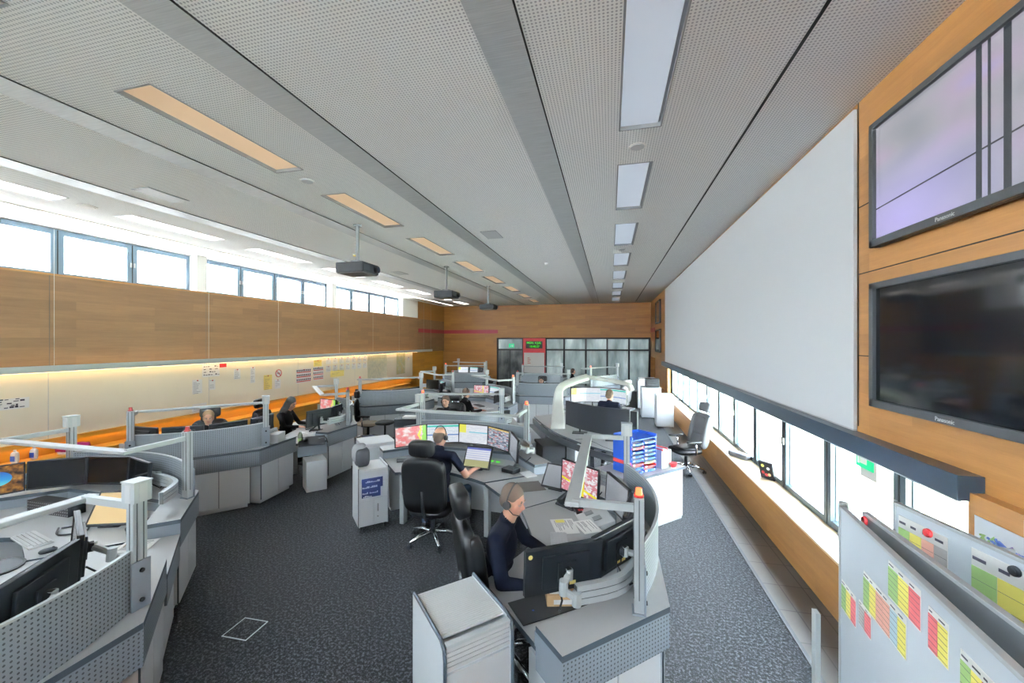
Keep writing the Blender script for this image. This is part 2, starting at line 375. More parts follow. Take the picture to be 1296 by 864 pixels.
def tag(o, label=None, cat=None, group=None, kind=None):
    if label: o['label'] = label
    if cat: o['category'] = cat
    if group: o['group'] = group
    if kind: o['kind'] = kind
    return o
def empty(name, loc=(0, 0, 0), rz=0, label=None, cat=None, group=None, rx=0):
    o = bpy.data.objects.new(name, None); o.empty_display_size = .1; col.objects.link(o)
    o.location = loc; o.rotation_euler = (rx, 0, rz)
    return tag(o, label, cat, group)
def one(name, mb, mats, loc=(0, 0, 0), rz=0, label=None, cat=None, group=None, **kw):
    o = mb.build(name, mats, **kw); o.location = loc; o.rotation_euler = (0, 0, rz); return tag(o, label, cat, group)
def copy_tree(o, parent=None):
    c = o.copy(); col.objects.link(c); c.parent = parent
    for ch in [x for x in KIDS.get(o.name, list(o.children))]: copy_tree(ch, c)
    return c
KIDS = {}
def struct(name, mb, mats, **kw): return mb.build(name, mats, kind='structure', **kw)

# ------------------------------------------------------------------ the room
struct('floor', MB().box(XL - .5, 1.52, YF, YB + .2, -.1, 0), 'carpet')
struct('trim_1', MB().box(1.52, 1.98, YF, YB + .2, -.1, .004), 'tile')
struct('trim_2', MB().box(1.50, 1.535, YF, YB, -.02, .006), 'dgrey')
# recessed lights grid
rows = [(.27, 'cool'), (-3.61, 'peach'), (-7.43, 'lit')]
starts = [-4.63 + 2.31 * k for k in range(1, 12)]
starts = [-0.01 + 2.31 * k for k in range(-1, 9)]
xs = [XL - .4, XR + .35]; ys = [YF, YB + .2]
LW, LL = .37, 1.57
for x, _ in rows: xs += [x - LW / 2, x + LW / 2]
for y in starts: ys += [y, y + LL]
xs = sorted(set(xs)); ys = sorted(set(y for y in ys if y >= YF))
mb = MB()
holes = []
for i in range(len(xs) - 1):
    for j in range(len(ys) - 1):
        cx = (xs[i] + xs[i + 1]) / 2; cy = (ys[j] + ys[j + 1]) / 2
        h = None
        for x, k in rows:
            if abs(cx - x) < .1:
                for y in starts:
                    if y < cy < y + LL: h = (x, y, k)
        if h: holes.append(h); continue
        mb.box(xs[i], xs[i + 1], ys[j], ys[j + 1], CEIL, CEIL + .02)
struct('ceiling', mb, 'ceil')
struct('roof', MB().box(XL - .6, XR + .6, YF - .2, YB + .4, CEIL + .2, CEIL + .4), 'ceilplain')
tb = 1
for k, x0 in enumerate((-.84, -2.76, -4.69, -6.61)):
    struct('trim_%d' % (k + 3), MB().box(x0, x0 + .29, YF, YB, CEIL - .008, CEIL + .01), 'strip')
mb = MB(); mb.box(1.222, 1.245, YF, YB - .6, CEIL - .004, CEIL + .01)
for x0 in (-.84, -2.76, -4.69, -6.61): mb.box(x0 + .29, x0 + .302, YF, YB, CEIL - .006, CEIL + .01)
struct('trim_7', mb, 'black_gap')
struct('trim_8', MB().box(-8.42, -8.33, YF, YB - .3, CEIL - .01, CEIL + .01), 'ceilplain')
KN = {'cool': ('diffblue', 'unlit recessed ceiling luminaire with bluish reflection and faint glow painted in, in the row nearest the projection screen', 'recessed lights nearest the screen wall'),
      'peach': ('diffpeach_refl', 'unlit recessed ceiling luminaire with peach reflection and faint glow painted in, in the middle row of the ceiling', 'recessed lights with painted peach reflection in the middle row'),
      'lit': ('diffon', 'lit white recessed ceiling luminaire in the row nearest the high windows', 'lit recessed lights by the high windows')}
for (x, y, k) in holes:
    if y > YB: continue
    mn, lb, gp = KN[k]
    e = empty('ceiling_light', (x, y, CEIL), 0, lb, 'ceiling light', gp)
    d = .05 if k != 'lit' else .03
    f = MB(); w = LW / 2
    for b in ((-w - .006, -w + .008, 0, LL), (w - .008, w + .006, 0, LL), (-w, w, -.006, .01), (-w, w, LL - .01, LL + .006)): f.box(b[0], b[1], b[2], b[3], -.004, .12)
    f.build('housing', 'lgrey' if k == 'lit' else 'grey', e)
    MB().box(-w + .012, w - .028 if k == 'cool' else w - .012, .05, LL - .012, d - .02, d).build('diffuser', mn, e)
# slot lights near the windows
for j in range(15):
    y = -1.9 + j * 1.5
    one('slot_light', MB().box(0, .07, 0, 1.28, 0, .012), 'slotlit', (-8.41, y, CEIL - .02), 0,
        'thin lit slot luminaire in the ceiling edge along the high windows', 'ceiling light', 'slot lights along the high windows')

# left wall
LWX = XL
struct('wall_left', MB().box(LWX - .12, LWX, YF, YB, 1.98, 3.62), 'woodl')
mb = MB()
struct('wall_left_far', MB().box(LWX - .3, LWX, 17.92, YB, 3.62, CEIL), 'woodx')
mb = MB()
for y in (-.6, 2.6, 4.65, 7.33, 11.9, 14.3, 17.92): mb.box(LWX - .002, LWX + .002, y, y + .008, 2.0, 3.62)
struct('trim_9', mb, 'brownmat')
struct('trim_10', MB().box(LWX - .14, LWX + .012, YF, 17.92, 3.62, 3.65), 'wood')
struct('trim_23', MB().box(LWX - .5, LWX - .13, YF, YB, 3.3, 3.61), 'ceilplain')
struct('wall_left_base', MB().box(LWX - .32, LWX - .12, YF, YB + .2, 0, 3.6), 'woodo')
struct('trim_11', MB().box(LWX - .14, LWX + .03, YF, 17.3, .86, 2.0), 'board')
for k in range(6):
    y = 4.62 + (k - 2) * 2.75
    struct('trim_%d' % (40 + k), MB().box(LWX + .028, LWX + .033, y, y + .006, .87, 2.0), 'lgrey')
struct('trim_12', MB().box(LWX - .14, LWX - .06, 17.3, YB, 0, 2.0), 'woodo')
struct('trim_13', MB().box(LWX - .14, LWX + .02, YF, 17.3, .60, .82), 'woodo')
struct('trim_14', MB().box(LWX - .1, LWX + .07, YF, 17.35, .82, .87).box(LWX + .066, LWX + .078, YF, 17.35, .785, .87), 'woodo')
struct('wall_left_bench', MB().box(LWX - .1, LWX + .36, YF, 16.5, .0, .58), 'woodo')
struct('trim_15', MB().box(LWX - .1, LWX + .40, YF, 16.5, .58, .61), 'woodo')
# cable duct rail above the board
MB_l = one('ledge_light', MB().box(0, .04, 0, 17.2 - YF, 0, .012), mat('orange_led', (.8, .5, .2), .4, emit=(1, .57, .14), estr=5.), (LWX + .025, YF + .05, .806), 0, 'warm light strip under the wooden ledge below the pin board', 'light strip')
e = empty('wall_rail', (LWX, 0, 1.99), 0, 'long grey aluminium rail running above the cream pin board', 'rail')
MB().box(.06, .17, YF + .1, 19.2, .0, .035).box(.14, .17, YF + .1, 19.2, .03, .11).box(.05, .08, YF + .1, 19.2, .0, .06).build('duct', 'alupaint', e)
MB().box(.085, .125, YF + .2, 17.6, -.006, .001).build('warm_light_strip', 'warmled', e)
MB().box(.085, .125, YF + .2, 17.6, .036, .043).build('upper_light_strip', 'warmled', e)
mb = MB()
for y in (-1, 4.65, 7.33, 10, 13, 16): mb.box(-.02, .1, y, y + .03, .02, .05)
mb.build('bracket', 'alupaint', e)
# suspension wires
for y in (-.3, 2.6, 4.65, 7.3, 9.3, 11.9, 13.9, 15.9, 18.3, 19.1):
    one('suspension_wire', MB().cyl((0, 0, 0), (0, 0, CEIL - 2.06), .0028, n=6), 'lgrey', (LWX + .12, y, 2.06), 0,
        'thin steel wire from the ceiling to the grey wall rail', 'wire', 'wires carrying the wall rail')

def window_bay(idx, plane, y0, y1, n, z0, z1, fr, side, dense=False, fw=.07):
    """n sashes between y0 and y1 in the plane x=plane"""
    e = empty('window_%d' % idx, (plane, y0, z0)); e['kind'] = 'structure'
    L = y1 - y0; Hh = z1 - z0; m1 = MB(); w = L / n
    m1.box(-.04, .04, 0, L, 0, fw); m1.box(-.04, .04, 0, L, Hh - fw, Hh)
    for i in range(n + 1):
        c = i * w; h = fw if 0 < i < n else fw * .8
        m1.box(-.045, .045, max(0, c - h), min(L, c + h), 0, Hh)
    m1.build('window_frame', fr, e)
    m2 = MB()
    for i in range(1, n): m2.box(-.05, .05, i * w - .008, i * w + .008, .01, Hh - .01)
    m2.build('frame_gap', 'black_gap', e)
    for i in range(n):
        MB().box(-.006, .006, i * w + fw, (i + 1) * w - fw, fw, Hh - fw).build('pane', 'glass', e)
    m3 = MB()
    for i in range(1, n, 2):
        for s_ in (-1, 1): m3.cbox((side * .055, i * w + s_ * .03, Hh * .5), (.025, .018, .09))
    m3.build('handle', 'lgrey', e)
    return e
WXL = LWX - .28
window_bay(1, WXL, -2.0, 2.44, 4, 3.62, 4.46, 'winframe', 1, fw=.09)
window_bay(2, WXL, 2.62, 7.13, 4, 3.62, 4.46, 'winframe', 1, fw=.09)
window_bay(3, WXL, 7.36, 11.69, 4, 3.62, 4.46, 'winframe', 1, fw=.09)
window_bay(4, WXL, 11.91, 16.45, 4, 3.62, 4.46, 'winframe', 1, fw=.09)
for k, (a, b) in enumerate(((-3.0, -2.0), (2.44, 2.62), (7.13, 7.36), (11.69, 11.91), (16.45, 17.92))):
    struct('column_%d' % (k + 1), MB().box(WXL - .1, LWX - .01, a, b, 3.62, CEIL + .02), 'ceilplain')

# back wall
GZ = 2.7
gx0, gx1 = -5.99, 1.86
struct('wall_back', MB().box(XL - .2, XR + .3, YB, YB + .15, GZ, CEIL + .1).box(XL - .2, gx0, YB, YB + .15, 0, GZ).box(gx1, XR + .3, YB, YB + .15, 0, GZ), 'woodx')
struct('trim_16', MB().box(LWX, gx0, YB - .012, YB, 2.95, 3.14).box(LWX, LWX + .01, 17.95, YB, 2.95, 3.14).box(XR - .02, XR - .005, 19.2, YB, 2.95, 3.14), 'crimson')
def bx_px(px):
    u = (px - 648) / 504; c, s = math.cos(YAW), math.sin(YAW); return YB * (u * c - s) / (c + u * s)
mull = [bx_px(p) for p in (630, 662, 691, 714, 741.5, 768.5, 796, 822)]
mb = MB(); T = .045
for i, x in enumerate(mull):
    mb.box(x - T, x + T, YB - .05, YB + .05, 0, GZ)
mb.box(mull[0], mull[-1], YB - .05, YB + .05, GZ - .08, GZ); mb.box(mull[0], mull[1], YB - .05, YB + .05, 2.02, 2.1); mb.box(mull[2], mull[-1], YB - .05, YB + .05, 2.02, 2.1)
mb.box(mull[2], mull[-1], YB - .05, YB + .05, 0, .06)
struct('trim_17', mb, 'blackm')
struct('window_5', MB().box(mull[2], mull[-1], YB - .005, YB + .01, .06, GZ - .08), 'frost')
struct('window_6', MB().box(mull[0], mull[1], YB - .005, YB + .01, 2.1, GZ - .08), 'frost')
d = empty('door_1', (mull[0], YB, 0)); d['kind'] = 'structure'; dw = mull[1] - mull[0]
MB().box(T, dw / 2 - .02, -.03, .01, 0, 2.02).build('door_leaf', 'frostd', d)
MB().box(dw / 2 + .02, dw - T, -.03, .01, 0, 2.02).build('door_leaf', 'frostd', d)
MB().box(dw / 2 - .02, dw / 2 + .02, -.04, .02, 0, 2.02).box(dw / 2 - .09, dw / 2 - .07, -.09, -.05, .9, 1.4).build('door_handle', 'black', d)
# red clock panel with white notice board
e = empty('clock_panel', ((mull[1] + mull[2]) / 2, YB - .08, 0), 0, 'red wall panel with green digital clock above a white notice board', 'clock')
w = (mull[2] - mull[1]) / 2 - .02
MB().box(-w, w, -.03, .03, 1.9, GZ - .02).box(-w, -w + .05, -.03, .03, .3, 1.9).box(w - .05, w, -.03, .03, .3, 1.9).build('red_panel', 'redp', e)
MB().box(-w + .05, w - .05, -.02, .03, .3, 1.9).build('notice_board', 'paper', e)
MB().box(-w * .72, w * .75, -.07, -.03, 2.13, 2.52).build('clock_case', 'blackm', e)
def text(body, size, loc, rot, mt, parent=None, name='lettering', ext=.002, align='CENTER'):
    cu = bpy.data.curves.new(name, 'FONT'); cu.body = body; cu.size = size; cu.extrude = ext; cu.align_x = align; cu.align_y = 'CENTER'
    cu.materials.append(M[mt]); o = bpy.data.objects.new(name, cu); col.objects.link(o); o.location = loc; o.rotation_euler = rot
    bpy.context.view_layer.update(); me = bpy.data.meshes.new_from_object(o.evaluated_get(bpy.context.evaluated_depsgraph_get()))
    q = bpy.data.objects.new(name, me); col.objects.link(q); q.location = loc; q.rotation_euler = rot; bpy.data.objects.remove(o)
    if parent: q.parent = parent
    return q
text('MON  4 JUL', .15, (.0, -.075, 2.42), (PI / 2, 0, 0), 'led', e, 'date_digits')
text('10:48:27', .155, (.03, -.075, 2.23), (PI / 2, 0, 0), 'led', e, 'time_digits')
mb = MB()
for k in range(4): mb.box(-w * .6, -w * .6 + .12 + .05 * (k % 2), -.024, -.02, 1.6 - k * .09, 1.63 - k * .09)
mb.build('printed_notes', 'inkred', e)
e = empty('exit_sign', ((mull[0] + mull[1]) / 2 + .08, YB - .07, 2.28), 0, 'small green exit sign hanging above the dark double door', 'sign')
MB().box(-.14, .14, -.03, .03, -.1, .1).build('sign_box', 'green', e)
MB().cbox((-.02, -.034, .03), (.04, .006, .05)).at((0, 0, 0), 0).cbox((-.02, -.034, -.03), (.05, .006, .06)).cbox((.07, -.034, -.01), (.06, .006, .12)).build('pictogram', 'paper', e)
# space behind the glass partition
struct('wall_corridor', MB().box(-9, 4, YB + 3, YB + 3.1, 0, 3.2), 'lgrey')
struct('floor_corridor', MB().box(-9, 4, YB + .2, YB + 3, -.1, 0), 'tile')

# right wall
struct('wall_right', MB().box(XR, XR + .45, YF, YB, 1.75, CEIL + .1), 'wood')
mb = MB()
for z in (2.38, 3.05, 3.6): mb.box(XR - .003, XR + .01, YF, 3.88, z, z + .008)
mb.box(XR - .003, XR + .01, 3.885, 3.895, 1.8, CEIL)
struct('trim_18', mb, 'black_gap')
struct('wall_right_lower', MB().box(1.93, XR + .3, YF, 2.75, 0, 1.665).box(XR, XR + .3, YF, 2.75, 1.665, 1.7499), 'wood')
struct('wall_right_bench', MB().box(1.97, 2.32, 2.75, 15.9, 0, .52), 'wood')
M['sill'] = wood('daylit_wood_sill', (.78, .66, .48), (.66, .52, .34), 'y', rough=.3)  # paler than the other wood: daylight glare on the sill painted in
struct('trim_19', MB().box(1.955, 2.32, 2.75, 15.9, .52, .545), 'sill')
struct('wall_right_far', MB().box(2.2, 2.36, 15.9, YB, 0, 1.8).box(1.97, 2.3, 15.9, YB, 0, .5), 'wood')
struct('trim_20', MB().box(2.02, 2.4, 2.755, 2.79, .55, 1.655), 'wood')
window_bay(7, 2.30, 2.75, 15.9, 12, .545, 1.80, 'winframed', -1, fw=.07)
struct('trim_21', MB().box(2.1, 2.4, 15.9, 15.95, .5, 1.8), 'wood')
# front (behind the camera), with an added window band for cool fill light
struct('wall_front', MB().box(XL - .5, XR + .4, YF - .15, YF, 0, 3.1).box(XL - .5, XR + .4, YF - .15, YF, 4.2, CEIL + .1).box(XL - .5, -4.8, YF - .15, YF, 3.1, 4.2).box(1.4, XR + .4, YF - .15, YF, 3.1, 4.2), 'ceilplain')
fw_ = empty('window_8', (-4.8, YF, 3.1)); fw_['kind'] = 'structure'; Lf = 6.2; mb = MB()
for i in range(6): mb.box(i * Lf / 5 - .05, i * Lf / 5 + .05, -.1, -.02, 0, 1.1)
mb.box(0, Lf, -.1, -.02, 0, .08).box(0, Lf, -.1, -.02, 1.02, 1.1).build('window_frame', 'winframe', fw_)
for i in range(5): MB().box(i * Lf / 5 + .05, (i + 1) * Lf / 5 - .05, -.066, -.056, .08, 1.02).build('pane', 'glass', fw_)
struct('trim_22', MB().box(XL - .5, XL - .28, YF, YB, CEIL - .01, CEIL + .2).box(XL - .6, XL - .3, YF, YB, 3.3, 3.6), 'ceilplain')
# casing below the projection screen
e = empty('screen_casing', (XR, 2.74, 1.615), 0, 'long dark blue casing below the projection screen above the windows', 'casing')
MB().box(-.125, .0, 0, 13.2, 0, .141).build('casing_body', 'navybox', e, bevel=.004)
MB().box(-.12, -.10, .01, 13.19, -.008, 0).build('lower_rail', 'lgrey', e)
e = empty('projection_screen', (XR, 3.9, 1.77), 0, 'huge white projection screen filling the right wall', 'projection screen')
MB().box(-.03, -.005, 0, 11.7, 0, 2.66).build('screen_cloth', 'projscreen', e)
MB().box(-.032, -.004, 0, 11.7, -.012, .0).build('bottom_bar', 'lgrey', e)
# exterior
mb = MB(); mb.box(2.8, 60, -40, 70, -1.2, -1.0)
tag(mb.build('ground_outside', 'grass'), kind='structure')
tag(MB().box(2.42, 3.6, -5, 30, .2, .30).build('ground_ledge', 'concrete'), kind='structure')
for k, (x, y, h_) in enumerate(((13, 17, 2.4), (16, 28, 3), (20, 24, 3), (11, 33, 2.6), (22, 40, 4), (30, 30, 4), (18, 14, 2.2), (28, 20, 3))):
    mb = MB(); r_ = random.Random(k)
    for i in range(26):
        a = r_.uniform(0, 6.28); q = r_.uniform(0, h_ * .5); s_ = r_.uniform(.25, .5) * h_ * .5
        mb.ell((q * math.cos(a), q * math.sin(a), r_.uniform(.2, .85) * h_), (s_, s_, s_ * .8), nu=7, nv=5)
    for i in range(500):
        a = r_.uniform(0, 6.28); b = r_.uniform(-.2, 1.5); q = h_ * .72; c = Vector((q * math.cos(a) * math.cos(b), q * math.sin(a) * math.cos(b), h_ * .45 + q * .75 * math.sin(b)))
        u = Vector((r_.uniform(-1, 1), r_.uniform(-1, 1), r_.uniform(-1, 1))) * .12; v = Vector((r_.uniform(-1, 1), r_.uniform(-1, 1), r_.uniform(-1, 1))) * .12
        mb.quad((c, c + u, c + u + v, c + v))
    b = mb.build('garden_bush', 'leaf'); b.location = (x, y, -1.0)
    tag(b, 'sunlit green bush in the garden outside the low windows', 'bush', 'bushes outside the low windows')

# ------------------------------------------------------------------ televisions
def tv(y1, z0, w, h, mt, label, logo=True, name='television'):
    e = empty(name, (XR, y1, z0), 0, label, 'television')
    b = .045
    MB().box(-.055, -.012, -w, 0, 0, h).build('housing', 'black', e, bevel=.006)
    m_ = MB()
    for q in ((-w, -w + b, 0, h), (-b, 0, 0, h), (-w, 0, 0, b * 1.2), (-w, 0, h - b, h)): m_.box(-.085, -.055, q[0], q[1], q[2], q[3])
    m_.build('bezel', 'dgrey', e, bevel=.003)
    MB().quad([(-.06, -b, b), (-.06, -w + b, b), (-.06, -w + b, h - b), (-.06, -b, h - b)]).build('display', mt, e)
    MB().box(-.02, .0, -w * .7, -w * .3, h * .3, h * .7).build('wall_mount', 'black', e)
    if logo: text('Panasonic', .036, (-.0865, -w * .44, .024), (PI / 2, 0, -PI / 2), 'lgrey', e, 'logo_lettering', .0008)
    return e
tv(3.60, 3.21, 1.62, .93, 's_cam', 'large wall television showing a pale surveillance picture, upper of the near pair')
tv(3.60, 2.01, 1.62, .93, 's_off', 'large switched-off wall television with black screen, lower of the near pair')
tv(18.4, 3.25, 1.5, .95, 's_off', 'black television high on the wall beyond the projection screen', False)
tv(18.4, 2.05, 1.5, .95, 's_off', 'black television below another one beyond the projection screen', False)

# ------------------------------------------------------------------ projectors
for k, (x, y, yr, lb) in enumerate(((-4.17, 5.95, .0, 'black ceiling projector on a grey pole, nearest of three'), (-4.18, 9.77, 0, 'black ceiling projector on a grey pole, middle of three'), (-4.22, 13.6, 0, 'black ceiling projector on a grey pole, farthest of three'))):
    e = empty('projector', (x, y, CEIL), PI / 2 + R(0), lb, 'projector', None)
    MB().cyl((0, 0, -.62), (0, 0, 0), .028, n=14).build('pole', 'grey', e, smooth=False)
    MB().cyl((0, 0, -.02), (0, 0, .0), .07, n=18).build('ceiling_plate', 'grey', e)
    MB().box(-.23, .23, -.26, .26, -.83, -.66).build('body', 'black', e, bevel=.015)
    MB().box(-.21, .21, -.24, .24, -.84, -.825).build('base_plate', 'brownmat', e)
    MB().cyl((.14, -.25, -.745), (.14, -.31, -.745), .062, .058, n=20).build('lens_ring', 'black', e)
    MB().cyl((.14, -.30, -.745), (.14, -.313, -.745), .045, n=20).build('lens', 'lens', e)
    mb = MB()
    for i in range(7): mb.box(-.2 + i * .025, -.188 + i * .025, -.264, -.258, -.79, -.70)
    mb.build('vent_grille', 'dgrey', e)
    MB().box(-.08, .08, -.08, .08, -.665, -.61).build('mount_bracket', 'grey', e)

# small ceiling fittings
def disc(x, y, r, mt, lb, nm='smoke_detector', h=.03):
    e = empty(nm, (x, y, CEIL), 0, lb, nm.replace('_', ' '))
    MB().cyl((0, 0, -h * .5), (0, 0, 0), r, n=24).build('rim', 'ceilplain', e); MB().cyl((0, 0, -h), (0, 0, -h * .5), r * .78, r * .8, n=24).build('cover', mt, e)
disc(.27, 4.22, .085, 'lgrey', 'round speaker grille between the two nearest cool ceiling lights', 'ceiling_speaker', .012)
disc(-3.62, 4.16, .085, 'lgrey', 'round speaker grille between the two nearest peach ceiling lights', 'ceiling_speaker', .012)
disc(.25, 8.85, .08, 'lgrey', 'round speaker grille past the third cool ceiling light', 'ceiling_speaker', .012)
disc(-7.42, 4.17, .11, 'ceilplain', 'white round speaker disc between lit ceiling lights', 'ceiling_speaker', .02)
disc(-3.65, 9.1, .07, 'lgrey', 'small speaker disc after the third peach ceiling light', 'ceiling_speaker', .012)
disc(-1.55, 9.9, .055, 'ceilplain', 'white smoke detector on the pale central ceiling bay', 'smoke_detector', .05)
disc(-5.6, 7.9, .055, 'yellowp', 'yellowed smoke detector behind the nearest projector', 'smoke_detector', .05)
for x, y, lb in ((-5.88, 4.09, 'rectangular access panel in the ceiling bay near the high windows'), (-2.12, 7.07, 'rectangular grey access panel in the ceiling above the middle desks'), (-5.9, 10.4, 'rectangular ceiling access panel left of the middle projector')):
    e = empty('access_panel', (x, y, CEIL), 0, lb, 'ceiling panel'); MB().box(-.15, .15, -.26, .26, -.006, 0).build('panel_frame', 'grey', e); MB().box(-.14, .14, -.25, .25, -.009, -.002).build('cover', 'lgrey', e)

# ------------------------------------------------------------------ dispatch consoles
def smooth_pts(P_, k=6):
    out = []; n = len(P_)
    for i in range(n - 1):
        p0, p1, p2, p3 = (Vector(P_[max(i - 1, 0)]), Vector(P_[i]), Vector(P_[i + 1]), Vector(P_[min(i + 2, n - 1)]))
        for j in range(k):
            t_ = j / k
            out.append(tuple(.5 * ((2 * p1) + (p2 - p0) * t_ + (2 * p0 - 5 * p1 + 4 * p2 - p3) * t_ ** 2 + (3 * p1 - p0 - 3 * p2 + p3) * t_ ** 3)))
    out.append(tuple(P_[-1])); return out
class Station: pass
def console(sid, mid, n, a, label, lamp_on=False, off=.5, box=True, lampside=True, screen_top=1.22, frame=True, group='curved dispatch consoles'):
    S = Station(); rz = math.atan2(n[1], n[0]) - PI / 2; S.mid = mid; S.rz = rz; S.a = a; S.id = sid
    Mx = Matrix.Translation((mid[0], mid[1], 0)) @ Matrix.Rotation(rz, 4, 'Z')
    S.w = lambda x, y, z=0: tuple(Mx @ Vector((x, y, z)))
    W = (a + .46, -.41); C = (a - .09, .19); W2 = (a + .27, -.586); C2 = (a - .167, -.11); I = (a - .26, -1.07)
    S.W, S.I, S.C = W, I, C
    mir = lambda p: (-p[0], p[1])
    e = empty('dispatch_console', (mid[0], mid[1], 0), rz, label, 'desk', group); S.e = e
    inner = smooth_pts([mir(I), (-(a - .54), -.95), (0, -.84), (a - .54, -.95), I], 5)
    wo = .015
    poly = [(-W[0] + wo, W[1]), (-C[0], C[1] - .02), (C[0], C[1] - .02), (W[0] - wo, W[1])] + inner[::-1]
    MB().prism(poly, .703, .742, 0, 1).build('worktop', ['desk', 'edge'], e)
    ring = [mir(W), mir(C), C, W, W2, C2, mir(C2), mir(W2)]
    MB().prism(ring, .828, .864, 0, 1).build('rear_shelf', ['desk', 'edge'], e)
    mb = MB()
    mb.strip([mir(W), mir(C), C, W], .61, .828, .018, mi=0)
    for s_ in (1, -1):
        p, q = (W, W2) if s_ > 0 else (mir(W2), mir(W)); mb.strip([p, q], .61, .828, .018, mi=1)
    mb.strip([mir(W2), mir(C2), C2, W2], .742, .828, .012, mi=1)
    mb.build('apron', ['apron', 'apron_plain'], e)
    def cab(p, q, nd, gap0, gap1):
        p, q = Vector(p), Vector(q); d = (q - p); L = d.length; d.normalize(); ang = math.atan2(d.y, d.x)
        m1 = MB().at((p.x, p.y, 0), ang); m1.box(gap0, L - gap1, -.42, -.03, .06, .612); m1.box(gap0 + .03, L - gap1 - .03, -.40, -.07, 0, .06)
        c_ = m1.build('cabinet', 'white', e)
        w_ = (L - gap0 - gap1) / nd
        for i in range(nd):
            m2 = MB().at((p.x, p.y, 0), ang).box(gap0 + i * w_ + .004, gap0 + (i + 1) * w_ - .004, -.03, -.015, .07, .605)
            m2.build('door', 'white', c_, bevel=.002)
        m3 = MB().at((p.x, p.y, 0), ang)
        for i in range(nd + 1): m3.box(gap0 + i * w_ - .005, gap0 + i * w_ + .005, -.032, -.022, .07, .605)
        m3.build('door_groove', 'edge', c_)
    cab(mir(C), C, 3, .12, .12); cab(C, W, 2, .06, .05); cab(mir(W), mir(C), 2, .05, .06)
    mb = MB()
    for s_ in (1, -1): mb.box(s_ * (I[0] - .06) - .03, s_ * (I[0] - .06) + .03, I[1] + .16, I[1] + .26, 0, .703)
    for s_ in (1, -1):
        MB().box(s_ * (I[0] - .02) - .03, s_ * (I[0] - .02) + .03, I[1] + .12, I[1] + .22, 0, .703).build('leg', 'alupaint', e)
    arc = [(x, .2 * (1 - (x / a) ** 2) ** .5 * .999 if abs(x) < a * .98 else .2 * (1 - min(1, abs(x / a)) ** 2) ** .5) for x in [a * math.sin(-PI / 2 + PI * i / 24) * .999 for i in range(25)]]
    arc = [(x * .98, .2 * (1 - (x / a) ** 2) - .0) for x in [a * (-1 + 2 * i / 24) for i in range(25)]]
    MB().strip(arc, .866, screen_top, .012).build('perforated_screen', 'panel', e)
    MB().strip([(x, y + .004) for x, y in arc], screen_top, screen_top + .012, .02).build('screen_trim', 'alu', e)
    rp = smooth_pts([(-a - .18, -.36), (-a + .02, -.08), (-.5, .04), (0, .08), (.5, .04), (a - .02, -.08), (a + .18, -.36)], 5)
    S.rail = rp; mb = MB(); mb.strip(rp, .955, 1.065, .03, mi=1)
    rp2 = [(x, y + .005) for x, y in rp]
    for z in (.953, .993, 1.033): mb.strip(rp2, z, z + .034, .04, mi=0)
    mb.build('equipment_rail', ['alu', 'alu_dark'], e)
    mb = MB()
    for x in (-.6, 0, .6): mb.box(x - .02, x + .02, .02, .05, .74, .96)
    mb.build('rail_support', 'alupaint', e)
    if frame:
        for s_ in (1, -1):
            if (s_ < 0 and not box) or (s_ > 0 and not lampside): continue
            m1 = MB(); x = s_ * a; h_ = 1.56
            m1.box(x - .038, x + .038, -.028, .028, .864, h_, 0)
            for k in (-.018, .018): m1.box(x + k - .003, x + k + .003, -.031, .031, .95, h_ - .01, 1)
            m1.box(x - .04, x - .036, -.003, .003, .95, h_ - .01, 1); m1.box(x + .036, x + .04, -.003, .003, .95, h_ - .01, 1)
            po = m1.build('post', ['alu', 'alu_dark'], e)
            MB().box(x - .052, x + .052, .028, .04, .866, 1.16).box(x - .052, x + .052, -.04, .04, .864, .875).build('post_bracket', 'apron_plain', po, bevel=.003)
            m2 = MB()
            for z in (.92, 1.1): m2.cyl((x, .036, z), (x, .05, z), .013, n=10)
            m2.build('bolt', 'black', po)
            if s_ > 0:
                MB().cyl((x, 0, h_), (x, 0, h_ + .012), .03, n=14).build('lamp_base', 'redoff', po)
                MB().cyl((x, 0, h_ + .012), (x, 0, h_ + .05), .022, .018, n=14).build('status_lamp', 'redlamp' if lamp_on else 'redoff', po)
            else:
                MB().box(x - .048, x + .048, -.052, .052, h_ - .04, h_ + .08, 0).box(x - .022, x + .022, -.055, .055, h_ - .038, h_ + .07, 1).box(x - .05, x + .05, -.022, .022, h_ - .038, h_ + .07, 1).box(x - .052, x + .052, -.056, .056, h_ + .08, h_ + .088, 0).build('control_box', ['alu', 'lgrey'], po)
            MB().at((x, 0, 1.49)).box(-.018, .018, -off, -.028, -.022, .022).build('light_arm', 'alupaint', po)
            m3 = MB()
            for k in (-.025, .01): m3.cyl((x + k * s_, -.045, 1.49), (x + k * s_, -.06, 1.49), .012, n=8)
        MB().box(-a - .05, a + .05, -off - .045, -off + .045, 1.475, 1.505).build('luminaire', 'alupaint', e, bevel=.006)
        MB().box(-a + .1, a - .1, -off - .03, -off + .03, 1.470, 1.4755).build('luminaire_cover', 'white', e)
    return S

